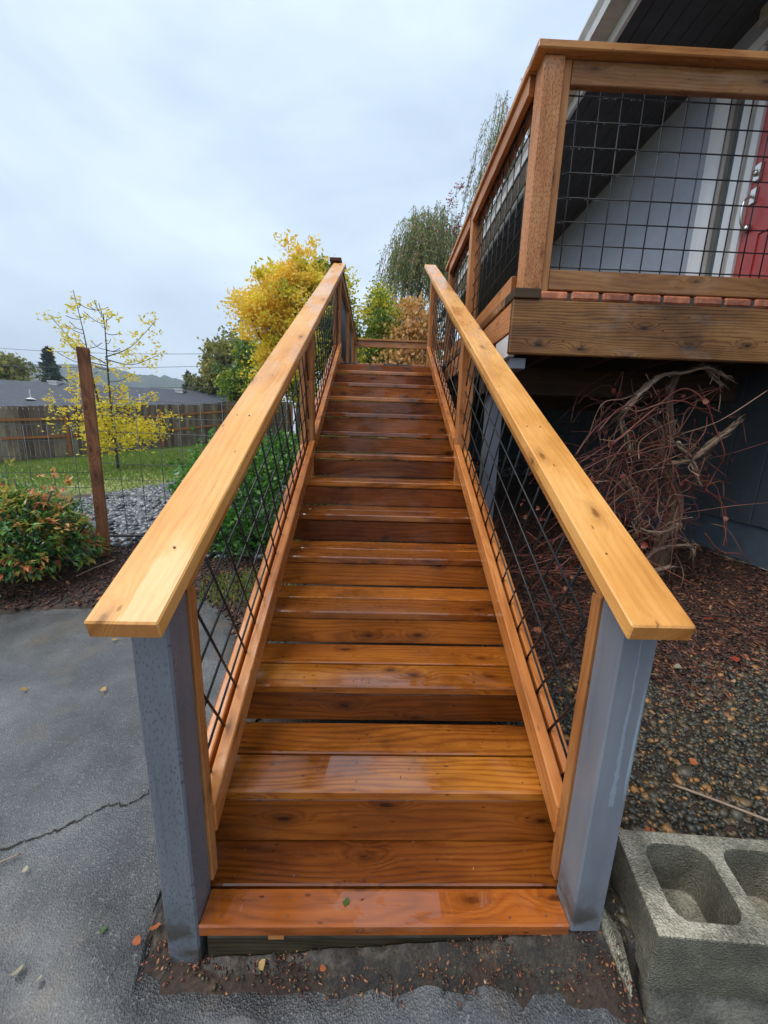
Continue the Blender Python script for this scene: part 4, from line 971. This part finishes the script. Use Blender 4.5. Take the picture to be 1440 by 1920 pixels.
# weeping tree
def weeping(base, cx, cy, cz, rx, rz_, ns, label, seed, lsize=.12, tintmu=.5, ry=None):
    t = empty('weeping_tree', base, label, 'tree'); ry = ry or rx*.7
    C = []; L_ = []; T_ = []; g = Geo()
    for i in range(ns):
        d = rng.normal(size=3); d /= np.linalg.norm(d); d[2] = abs(d[2])*1.0-.15; rr = .35+.65*rng.random()**.6
        p = np.array([cx, cy, cz])+d*np.array([rx, ry, rz_])*rr; C.append(p.copy()); ln = rng.uniform(.5, 1.9)*rz_*.55
        q = [p]; out = np.array([d[0], d[1], 0])*.15
        for j in range(1, 7): q.append(p+out*j*.25*ln+np.array([rng.normal(0, .03), rng.normal(0, .03), -ln*j/6*(.5+.5*j/6)]))
        g.tube(q, [.008]*6+[.004], 3, .2, cap=False); tt = np.clip(rng.normal(tintmu, .18), 0, 1)
        for j in range(6):
            m = 9; u = rng.random(m)[:, None]; L_.append(q[j]+(q[j+1]-q[j])*u+rng.normal(0, .05, (m, 3))); T_.append(np.full(m, tt)+rng.normal(0, .07, m))
    C = np.array(C); P = np.concatenate(L_); T__ = np.concatenate(T_)
    red = rng.random(len(P)) < .12; T__[red] = 1.0
    leaves('foliage', P, lsize, M_willow, t, T__, .16, droop=1); g.build('hanging_twigs', M_bark, t, kind='stuff')
    limbs('t', base, (cx, cy, cz+rz_*.4), C, t, .16, 40); return t
weeping((2.1, 16.2, gzt(2.1, 16)), 1.95, 16.2, 8.1, 1.95, 2.6, 380, 'tall grey-green weeping birch left of the deck railing', 1)
weeping((1.2, 18, gzt(1.2, 18)), 1.25, 18.0, 5.8, 1.6, 1.9, 190, 'lower grey-green weeping birch behind the peach-leaved tree', 2)
weeping((3.9, 13.0, gzt(3.9, 13)), 3.9, 13.0, 9.4, 1.2, 2.8, 130, 'tall thin weeping birch showing above the deck railing cap', 3, .09)
# reddish sparse sprigs above the weeping tree, bare tree
def bare(base, top, label, n=26, rad=1.0, r0_=.05, red=0):
    t = empty('bare_tree', base, label, 'tree'); b0 = np.array(base, float); t0 = np.array(top, float); g = Geo(); path = [b0+(t0-b0)*i/7+rng.normal(size=3)*np.array([.05, .05, 0]) for i in range(8)]
    g.tube(path, [r0_*(1-.85*i/7) for i in range(8)], 6, .4); g.build('trunk', M_bark, t, True); g = Geo(); tips = []
    for i in range(n):
        u = rng.uniform(.3, .98); st = b0+(t0-b0)*u; a = rng.uniform(0, 2*np.pi); ln = rad*(1.15-u)*rng.uniform(.6, 1.2)+.15; e_ = st+np.array([math.cos(a)*ln, math.sin(a)*ln, ln*rng.uniform(.5, 1.3)])
        P_ = smooth_path([st, st+(e_-st)*.5+np.array([0, 0, -.08*ln]), e_], 3); g.tube(P_, [max(.012*(1-j/len(P_)), .004) for j in range(len(P_))], 4, .4); tips.append(e_)
        for q in range(4):
            s2 = P_[rng.integers(2, len(P_))]; e2 = s2+rng.normal(size=3)*.22*ln+np.array([0, 0, .25*ln]); g.tube([s2, (s2+e2)/2+rng.normal(size=3)*.02, e2], [.006, .004, .003], 3, .4); tips.append(e2)
    g.build('branches', M_bark, t, True); tips = np.array(tips)
    if red:
        P = tips[np.repeat(np.arange(len(tips)), 4)]+rng.normal(0, .05, (len(tips)*4, 3)); leaves('foliage', P, .09, M_dead, t, rng.uniform(0, 1, len(P)), .3)
    return t
bare((.3, 14, gzt(.3, 14)), (.15, 14, 5.9), 'bare grey twiggy tree standing between the golden ash and the weeping birches', 44, .8)
bare((2.9, 16, gzt(2.9, 15)), (2.75, 16, 10.7), 'tall slender tree with a few reddish leaves rising above the weeping birches', 30, .8, .03, 1)
# sapling
SX, SY = -6.95, 10.0; t = empty('ash_sapling', (SX, SY, gzt(SX, SY)), 'young thin ash sapling with sparse yellow leaflets in front of the board fence', 'tree')
zg = gzt(SX, SY); g = Geo(); stems = [[(SX, SY, zg), (SX+.0, SY, 1.6), (SX+.03, SY, 2.8), (SX+.08, SY, 3.8), (SX-.0, SY, 4.35)], [(SX, SY, zg+.6), (SX-.25, SY, 1.7), (SX-.42, SY+.05, 2.7), (SX-.46, SY, 3.7), (SX-.58, SY, 4.62)]]
for st in stems: P_ = smooth_path(st, 4); g.tube(P_, [max(.035*(1-j/len(P_)), .008) for j in range(len(P_))], 6, .2)
g.build('trunk', M_bark, t, True); g = Geo(); LP = []; LT = []
def spray(e0_, e1_, n, tt, sag=.0):
    d = np.array(e1_)-np.array(e0_)
    for i in range(n):
        u = (i+1)/n; c = np.array(e0_)+d*u; c[2] -= sag*u*u
        for k in range(2): LP.append(c+rng.normal(0, .045, 3)); LT.append(tt+.18+rng.normal(0, .1))
for i in range(46):
    s_i = stems[i % 2]; u = rng.uniform(.30, .97); k = int(u*4); st = np.array(s_i[k])+(np.array(s_i[k+1])-np.array(s_i[k]))*(u*4-k); a = rng.uniform(0, 2*np.pi); ln = rng.uniform(.25, .8)*(1.25-u*.7)
    e_ = st+np.array([math.cos(a)*ln, math.sin(a)*ln*.7, ln*rng.uniform(.1, .5)]); P_ = smooth_path([st, st+(e_-st)*.5+np.array([0, 0, -.1*ln]), e_], 3)
    g.tube(P_, [.008]*len(P_), 4, .2); 
    for q in range(3 if u < .5 else 1):
        o_ = P_[-1-q]; f_ = o_+rng.normal(size=3)*np.array([.20, .2, .12]); spray(o_, f_, 4, .60+.12*rng.random()-.08*(u > .75), .05)
for (x2, z2, zs) in ((SX-1.25, 4.05, 2.95), (SX+1.35, 4.0, 3.1), (SX+1.35, 3.2, 3.05), (SX-.95, 3.5, 2.9), (SX+1.6, 1.75, 1.5), (SX+1.1, 2.2, 1.9), (SX-1.6, 2.0, 1.3), (SX-1.0, 2.3, 1.5)):
    P_ = smooth_path([(SX, SY, zs), ((SX+x2)/2, SY, (zs+z2)/2-.18), (x2, SY, z2)], 5); g.tube(P_, [max(.016*(1-j/len(P_)), .007) for j in range(len(P_))], 4, .2)
    for j in range(4, len(P_)):
        for q in range(2): spray(P_[j], P_[j]+rng.normal(size=3)*np.array([.18, .18, .16]), 4, .66 if z2 < 3 else .55, .03)
g.build('branches', M_bark, t, True)
# dense low skirt of leaves
C, P, idx = crown([(SX-.15, SY, 1.35, 1.15, .8, .42), (SX+.75, SY, 1.3, .8, .6, .40), (SX-.3, SY, .95, .8, .6, .3), (SX+.1, SY, 1.9, .6, .5, .35)], 110, 20, .13, shell=.0)
LP += list(P); LT += list(np.clip(.70+rng.normal(0, .14, len(P)), .35, 1))
leaves('foliage', np.array(LP), .105, M_ash, t, np.array(LT), .24)
# conifers and far trees
def conifer(x, y, z0, h, r_, label, n=420):
    t = empty('conifer_tree', (x, y, z0), label, 'tree'); g = Geo(); g.tube([(x, y, z0), (x, y, z0+h*.5), (x, y, z0+h)], [h*.025, h*.015, .02], 6, .3); g.build('trunk', M_bark, t, True)
    P = []; 
    for i in range(n):
        u = rng.random()**.8; a = rng.uniform(0, 2*np.pi); rr = r_*(1-u)**.85*(.55+.6*rng.random())*(1+.25*math.sin(u*55)); m = 9; s_ = np.linspace(.15, 1, m)
        for q in s_: P.append((x+math.cos(a)*rr*q, y+math.sin(a)*rr*q, z0+h*(.06+.94*u)-.18*rr*q+rng.normal(0, .04*h/8)))
    leaves('foliage', np.array(P), h*.045, M_conif, t, rng.uniform(0, 1, len(P)), .25); return t
conifer(-50.2, 60, -1, 13.6, 3.9, 'dark pointed conifer standing beyond the neighbouring roof', 460)
conifer(-23.5, 48, -1, 9.3, 2.6, 'dark blue green conifer at the right end of the neighbouring roof', 300)
def fartree(x, y, z0, ells, label, n, per, size, mat=M_far, tm=.5, sp=.4):
    t = empty('broadleaf_tree', (x, y, z0), label, 'tree'); C, P, idx = crown(ells, n, per, sp, shell=.2); ct = np.clip(rng.normal(tm, .2, len(C)), 0, 1)
    leaves('foliage', P, size, mat, t, ct[idx]+rng.normal(0, .1, len(P)), .45); limbs('t', (x, y, z0), (x, y, ells[0][2]), C, t, .22, 24); return t
fartree(-41, 42, -1, [(-41, 42, 6.3, 3.3, 3, 2.7), (-38.8, 42, 4.4, 2.2, 2, 1.8)], 'rounded olive green tree above the roof at the left edge of the view', 110, 60, .42, sp=.42)
fartree(-12.6, 31, 0, [(-12.6, 31, 6.2, 1.7, 1.6, 2.2), (-11.2, 31, 7.3, 1.5, 1.5, 2.0), (-13.8, 31, 5.0, 1.2, 1.2, 1.3)], 'olive green tree beside the utility pole, beyond the roof', 130, 50, .27, sp=.30)
fartree(-7.6, 20.5, 0, [(-7.7, 20.5, 3.9, 1.0, 1.0, 1.0), (-6.8, 20.5, 4.9, 1.0, 1.0, 1.3), (-6.3, 20.5, 3.4, 1.2, 1.0, 1.0)], 'low yellow green tree between the board fence and the golden ash', 110, 60, .16, M_ash, .28, .22)
# utility pole and cables
up_ = empty('utility_pole', (-9.6, 28.0, 0), 'wooden utility pole with a crossarm half hidden by the olive green tree', 'utility pole')
g = Geo(); g.tube([(-9.7, 28, 0), (-9.7, 28, 9.2)], [.16, .11], 10, .4); g.build('pole', M_bark, up_, True)
boxm('crossarm', -10.75, -8.65, 27.85, 27.97, 6.55, 6.67, M_bark, up_)
for x in (-10.6, -10.1, -9.2, -8.8): g = Geo(); g.tube([(x, 27.91, 6.67), (x, 27.91, 6.85)], .04, 8); g.build('insulator', M_black, up_, True)
for (za, zb, ya, lab) in ((7.6, 6.86, 40, 'topmost utility cable across the sky left of the golden ash'), (5.9, 6.1, 38, 'middle utility cable crossing in front of the hills'), (5.0, 4.6, 38, 'lowest utility cable running just above the roof ridge')):
    g = Geo(); Pq = [(-60+(50.3)*i/20, ya+(28-ya)*i/20, za*1.45*(1-i/20)+zb*i/20-1.1*4*(i/20)*(1-i/20)) for i in range(21)]; g.tube(Pq, .016, 4); tag(g.build('utility_cable', M_cable, None, True), lab, 'cable', 'utility cables')

# ------------------------------------------------------------------ hills
tt = np.linspace(-2.6, -.30, 230); er = np.interp(tt, [-2.6, -1.6, -1.0, -.93, -.86, -.78, -.72, -.66, -.62, -.575, -.53, -.49, -.465, -.44, -.40, -.3], [.12, .16, .155, .158, .156, .160, .158, .147, .138, .140, .134, .124, .112, .08, .03, -.01])
V = []; rows = np.linspace(0, 1, 26)
for j, v in enumerate(rows):
    Y = 430+190*v
    for i, a in enumerate(tt):
        hgt = 620*er[i]*ssn(0, 1, v)**.8*(1+.0*a); bumpy = (rng.normal(0, 1.3) if v > .3 else 0)+5*math.sin(a*37+v*7)*math.sin(v*9+a*11)*v*(1-v)*3
        V.append((a*Y, Y, -2+hgt+bumpy))
nx = len(tt); F = np.array([(j*nx+i, j*nx+i+1, (j+1)*nx+i+1, (j+1)*nx+i) for j in range(len(rows)-1) for i in range(nx-1)])
mesh('hills', V, F, M_hill, None, False, recentre=False, kind='structure')

# ------------------------------------------------------------------ shrubs
def ballshrub(name, c, rx, ry, rz_, n, per, size, mat, label, tintf, w=.45, sp=.07, shell=.6, cat='bush', droop=None):
    t = empty(name, (c[0], c[1], gzt(c[0], c[1])), label, cat); C, P, idx = crown([(c[0], c[1], c[2], rx, ry, rz_)], n, per, sp, shell=shell)
    P = P[P[:, 2] > gz(P[:, 0], P[:, 1])+.01] if True else P
    # recompute tint from position noise
    T_ = tintf(P); leaves('foliage', P, size, mat, t, T_, w, droop); g = Geo(); zb = gzt(c[0], c[1])
    for i in range(16):
        e_ = C[rng.integers(len(C))]; s_ = np.array([c[0]+jit(.12), c[1]+jit(.12), zb]); g.tube(smooth_path([s_, s_*.5+e_*.5+np.array([0, 0, -.05]), e_], 3), [.010, .009, .008, .007, .006, .005, .004], 5, .3)
    g.build('stems', M_bark, t, True); return t
ballshrub('boxwood_bush', (-1.25, 3.75, .72), .78, .62, .68, 420, 30, .040, M_box, 'dense bright green round bush behind the left stair railing', lambda P: rng.beta(2, 2.4, len(P)), .5, .07)
# nandina: sprays of pointed leaflets, redder at the tips
nd = empty('nandina_bush', (-3.0, 3.0, gzt(-3.0, 3.0)), 'leafy bush turning from green to red at the left edge', 'bush')
V = []; F = []; T_ = []; cnt = 0
def leaflet(p, d, ln, wd, t_):
    global cnt
    d = d/np.linalg.norm(d); sd_ = np.cross(d, rng.normal(size=3)*.3+np.array([0, 0, 1])); sd_ /= np.linalg.norm(sd_); nr = np.cross(sd_, d)
    V.extend([p, p+d*ln*.42+sd_*wd-nr*wd*.0+nr*wd*.35, p+d*ln-nr*ln*.12, p+d*ln*.42-sd_*wd+nr*wd*.35]); F.extend([(cnt, cnt+1, cnt+2), (cnt, cnt+2, cnt+3)]); T_.extend([t_]*4); cnt += 4
NC = np.array([-3.12, 3.05, .46])
for i in range(1700):
    d = rng.normal(size=3); d /= np.linalg.norm(d); d[2] = abs(d[2])*1.1-.45 if rng.random() < .9 else d[2]; rr = .55+.48*rng.random()
    p = NC+d*np.array([.66, .60, .56])*rr
    if p[2] < gzt(p[0], p[1])+.05: continue
    base_t = np.clip(.12+.38*(rr > .9)*rng.random()+.30*(rng.random() < .30)+.22*np.clip((p[2]-.65)/.3, 0, 1)+rng.normal(0, .10), 0, 1)
    if rng.random() < .16: base_t = rng.uniform(.65, 1)
    out = d+np.array([0, 0, -.15])
    for q in range(rng.integers(5, 9)): leaflet(p+rng.normal(0, .018, 3), out+rng.normal(0, .75, 3), rng.uniform(.045, .075), rng.uniform(.009, .014), base_t+rng.normal(0, .05))
mesh('foliage', np.array(V), np.array(F), M_nand, nd, False, np.clip(np.array(T_), 0, 1), kind='stuff')
g = Geo()
for i in range(22):
    s_ = np.array([-3.0+rng.uniform(-.15, .15), 3.05+rng.uniform(-.12, .12), gzt(-3, 3)]); d = rng.normal(size=3); d /= np.linalg.norm(d); d[2] = abs(d[2]); e_ = NC+d*np.array([.6, .5, .45]); g.tube(smooth_path([s_, (s_+e_)/2, e_], 3), [.007]*7, 5, .2)
g.build('stems', M_bark, nd, True)

# ------------------------------------------------------------------ dead grapevine under the deck
vn = empty('dead_grapevine', (2.1, 2.52, gzt(2.1, 2.52)), 'tangled leafless grapevine with shaggy bark under the deck edge', 'vine')
def vpath(P, y0, dy=.10, sub=5): return smooth_path([(x, y0+rnd.uniform(-dy, dy), z) for x, z in P], sub)
def thick(P, r0_, r1, y0, dy, t_, name='trunk', strands=3):
    g = Geo(); path = vpath(P, y0, dy, 6); n = len(path)
    for s_i in range(strands):
        ph = s_i*2*math.pi/strands; Q = []
        for i, p in enumerate(path):
            rr = r0_+(r1-r0_)*i/(n-1); a = ph+i*.35; Q.append(p+rr*.75*np.array([math.cos(a), math.sin(a), .3*math.cos(a)])+rng.normal(0, rr*.12, 3))
        g.tube(Q, [max((r0_+(r1-r0_)*i/(n-1))*rng.uniform(.55, .95), .003) for i in range(n)], 6, t_+rng.uniform(-.25, .35))
    # shaggy bark strips
    for q in range(n*3):
        i = rng.integers(1, n-1); rr = r0_+(r1-r0_)*i/(n-1); a = rng.uniform(0, 2*np.pi); s_ = path[i]+rr*1.3*np.array([math.cos(a), math.sin(a), 0]); tg = path[i+1]-path[i-1]; tg = tg/np.linalg.norm(tg)*rng.choice((-1, 1)); ln = rng.uniform(.03, .10)
        g.tube([s_, s_+tg*ln*.5+rng.normal(0, .006, 3), s_+tg*ln+np.array([math.cos(a), math.sin(a), -.3])*rr*rng.uniform(.2, 1.4)], [.0035, .003, .001], 3, rng.uniform(.2, 1.))
    g.build(name, M_vine, vn, True)
zg = gzt(2.1, 2.5)
thick([(2.08, zg-.03), (2.12, .64), (2.16, .92), (2.05, 1.18), (2.01, 1.47), (1.96, 1.67), (1.99, 1.80)], .030, .014, 2.54, .03, .3)
thick([(2.15, zg), (2.18, .72), (2.2, 1.0), (1.98, 1.18), (1.97, 1.4), (1.88, 1.5)], .020, .011, 2.55, .04, .2)
thick([(1.60, 1.55), (1.67, 1.65), (1.79, 1.77), (1.95, 1.80), (2.08, 1.83), (2.24, 1.77)], .017, .007, 2.42, .02, .7, 'branch')
thick([(2.08, 1.83), (2.15, 1.78), (2.22, 1.73)], .010, .008, 2.42, .02, .5, 'branch', 2)
thick([(1.97, 1.22), (2.1, 1.26), (2.22, 1.37), (2.34, 1.50)], .020, .013, 2.42, .02, .4, 'branch')
thick([(1.97, 1.36), (2.08, 1.26), (2.2, 1.08)], .016, .009, 2.40, .02, .8, 'branch', 2)
thick([(1.70, 1.27), (1.66, 1.38), (1.62, 1.50), (1.66, 1.62)], .016, .010, 2.45, .03, .6, 'branch', 2)
thick([(1.66, 1.11), (1.8, .93), (1.84, .78), (1.98, .75), (2.1, .82)], .012, .010, 2.42, .03, .5, 'branch', 2)
thick([(2.10, .50), (1.95, .44), (2.02, .60), (2.2, .66), (2.24, .58)], .016, .010, 2.44, .05, .6, 'branch', 2)
thin = [[(1.53,1.33),(1.76,1.55),(1.95,1.7),(2.08,1.63),(2.2,1.47),(2.29,1.3),(2.33,1.17),(2.26,1.04),(2.21,1.16)],[(1.59,1.5),(1.88,1.62),(2.09,1.58),(2.24,1.6)],[(1.33,1.25),(1.45,1.45),(1.63,1.59),(1.66,1.51),(1.66,1.38)],[(1.42,1.41),(1.54,1.56),(1.66,1.58)],[(2.05,1.12),(2.2,1.08),(2.37,1.11),(2.40,1.0)],[(2.25,1.05),(2.40,.95),(2.44,.80),(2.42,.66)],[(1.53,1.14),(1.64,1.35),(1.81,1.35),(2.01,1.4),(2.14,1.32)],[(1.7,1.27),(1.87,1.34),(2.05,1.31),(2.13,1.43),(2.17,1.54)],[(1.62,.68),(1.59,1.0),(1.68,1.31),(1.85,1.46)],[(1.35,1.2),(1.6,1.38),(1.9,1.6),(2.2,1.72)],[(1.3,1.1),(1.55,1.27),(1.8,1.28),(2.1,1.15),(2.33,1.08)],[(2.0,1.1),(2.08,.9),(2.1,.6)],[(2.3,.75),(2.45,.62),(2.6,.60),(2.72,.48)]]
g = Geo(); tips = []
for P_ in thin:
    Q = vpath(P_, 2.42, .05, 5); g.tube(Q, [max(.0062*(1-.6*i/len(Q)), .0024) for i in range(len(Q))], 6, rng.uniform(.1, .7)); tips += Q[::3]
for i in range(300):
    c = np.array([rng.normal(1.84, .22), 2.46+rng.uniform(-.10, .24), rng.normal(1.10, .30)]); c[2] = np.clip(c[2], .48, 1.68); a = rng.uniform(0, 2*np.pi); ln = rng.uniform(.10, .38); d = np.array([math.cos(a), rng.normal(0, .3), math.sin(a)]); k1_ = c+d*ln*.5+rng.normal(0, .05, 3); e_ = c+d*ln+np.array([rng.normal(0, .06), 0, -abs(rng.normal(0, .14))])
    Q = smooth_path([c-d*ln*.4+rng.normal(0, .04, 3), c, k1_, e_], 4); g.tube(Q, [max(rng.uniform(.002, .0045)*(1-.5*j/len(Q)), .0014) for j in range(len(Q))], 5, rng.uniform(0, 1)); tips.append(Q[-1]); tips.append(Q[5])
for i in range(26):   # low runners through the bed to the left, seen through the railing
    c = np.array([rng.uniform(.95, 1.6), rng.uniform(2.0, 2.7), 0]); c[2] = gzt(c[0], c[1])+rng.uniform(.02, .5); Q = smooth_path([c, c+np.array([rng.uniform(-.3, .3), rng.uniform(-.2, .2), rng.uniform(-.05, .15)]), c+np.array([rng.uniform(-.4, .4), rng.uniform(-.3, .3), rng.uniform(-.1, .1)])], 5); Q = [np.array([q[0], q[1], max(q[2], gzt(q[0], q[1])+.01)]) for q in Q]; g.tube(Q, .003, 5, rng.uniform(.1, .6)); tips += [Q[3], Q[-1]]
g.build('tendrils', M_tendril, vn, True, kind='stuff')
# curled dead leaves, each its own part (shared meshes)
def curl_mesh(mat, name, n=7, cup=.5, seed=0, tv=.5):
    r_ = random.Random(seed); V = [(0, 0, 0)]
    for i in range(n):
        a = 2*math.pi*i/n; rr = 1+.35*(i % 2)*r_.uniform(.4, 1)-.15; V.append((rr*math.cos(a), rr*.8*math.sin(a), cup*(rr*math.cos(a))**2*r_.uniform(.4, 1.2)+r_.uniform(-.1, .2)))
    me = bpy.data.meshes.new(name); me.from_pydata(V, [], [(0, i+1, (i+1) % n+1) for i in range(n)]); me.update()
    at_ = me.attributes.new('tint', 'FLOAT', 'POINT'); at_.data.foreach_set('value', [tv]*len(V)); me.materials.append(mat); me.polygons.foreach_set('use_smooth', [True]*len(me.polygons)); return me
dm = [curl_mesh(M_dead, 'leaf', 7, .7, k, k/7) for k in range(8)]
def putleaf(me, p, sc_, parent, name='leaf', flat=False):
    o = bpy.data.objects.new(name, me); e_ = (rnd.gauss(0, .25), rnd.gauss(0, .25), rnd.uniform(0, 6.28)) if flat else (rnd.uniform(0, 6.28), rnd.uniform(0, 6.28), rnd.uniform(0, 6.28))
    from mathutils import Euler
    M = Matrix.Translation(p) @ Euler(e_).to_matrix().to_4x4() @ Matrix.Scale(sc_, 4); link(o, parent, M); return o
for i in range(150):
    p = tips[rng.integers(len(tips))]+rng.normal(0, .02, 3)
    if i < 55: p = np.array([rng.normal(1.22, .16), rng.uniform(2.0, 2.5), rng.uniform(.30, 1.15)])
    putleaf(dm[i % 8], Vector(p), rng.uniform(.010, .024), vn)

# ------------------------------------------------------------------ fallen leaves and twigs
fm = {k: curl_mesh(M_fall, 'fallen_leaf', 7, .25, 20+i, v) for i, (k, v) in enumerate((('red', 0.05), ('orange', .33), ('tan', .66), ('pale', .95)))}
LV = [(-.626,.828,'orange','orange fallen leaf nearest the left stair post',.016),(-.662,.80,'orange','orange fallen leaf left of the leaf by the stair post',.014),(-.955,.748,'pale','pale fallen leaf on the asphalt in the lower left corner',.015),(-.282,.742,'tan','tan fallen leaf just below the dark base timber',.012),(-.111,.728,'orange','small orange leaf in the soil below the bottom step',.010),(.957,.968,'orange','orange leaf lying against the back of the concrete block',.020),(2.078,2.024,'red','bright red leaf on the dark mulch by the right image edge',.035),(1.412,1.76,'red','red leaf where mulch meets gravel behind the right handrail',.025),(1.889,1.668,'red','red leaf in the gravel at the right edge',.025),(1.605,1.676,'pale','pinkish leaf on the mulch right of the painted post',.022),(1.386,2.404,'orange','orange leaf on the mulch at the foot of the vine',.03),(.895,2.1,'red','red leaf seen through the right railing, upper',.035),(1.099,2.18,'orange','orange leaf seen through the right railing near the post',.035),(-2.083,2.644,'orange','orange-brown leaf at the edge of the left asphalt',.03),(-1.858,1.756,'tan','tan leaf on the asphalt at the left edge',.02),(-1.429,1.748,'tan','small tan leaf on the asphalt below the mulch edge',.018),(-1.653,2.16,'tan','small tan leaf on the upper asphalt',.016),(-1.14,.976,'pale','pale fleck leaf below the long asphalt crack',.010),(-.884,.732,'pale','light leaf scrap at the bottom left of the asphalt',.010),(1.271,1.176,'orange','orange leaf in the middle of the gravel',.018),(1.2,1.5,'tan','tan leaf in the gravel near the mulch',.018)]
for (x, y, c_, lab, s_) in LV:
    o = putleaf(fm[c_], Vector((x, y, gzt(x, y)+.022)), s_, None, 'fallen_leaf', True); tag(o, lab, 'leaf')
gl = curl_mesh(M_green, 'fallen_leaf', 8, .1, 77, .7); o = putleaf(gl, Vector((-.055, .815, .0075)), .011, None, 'fallen_leaf', True); tag(o, 'small green leaf lying on the wet bottom step', 'leaf')
o = putleaf(gl, Vector((-.78, .83, gzt(-.78, .83)+.015)), .010, None, 'fallen_leaf', True); tag(o, 'small green leaf on the lower left asphalt', 'leaf')
def twig(P, r_, lab):
    g = Geo(); g.tube(smooth_path([(x, y, gzt(x, y)+.02+dz) for x, y, dz in P], 4), r_, 6, .8); tag(g.build('twig', M_vine, None, True), lab, 'twig')
twig([(1.13, 1.10, .01), (1.217, 1.024, .015), (1.312, .936, .02), (1.42, .86, .01)], .0045, 'long brown twig on the gravel behind the concrete block')
twig([(-1.29, .97, 0), (-1.247, .996, 0), (-1.20, 1.02, 0)], .003, 'short twig on the asphalt at the left edge')
twig([(-2.55, 3.0, 0), (-2.48, 3.10, .02), (-2.38, 3.24, .03)], .006, 'bent twig on the mulch right of the red-green bush')
twig([(1.0, 1.55, .01), (1.15, 1.62, .01), (1.35, 1.60, .02)], .003, 'thin twig across the mulch behind the painted right post')

# ------------------------------------------------------------------ haze
hz = NT('haze_air'); hz.n.remove(hz.b); pv = hz.N('ShaderNodeVolumePrincipled', {'Density': .0006, 'Anisotropy': .2}); pv.inputs['Color'].default_value = (.72, .84, .98, 1); hz.t.links.new(pv.outputs[0], hz.out.inputs['Volume'])
g = Geo(); g.box(-1800, 950, -70, 1150, -6, 125); hb = g.build('haze', hz.m); hb['kind'] = 'stuff'
bpy.context.view_layer.update()
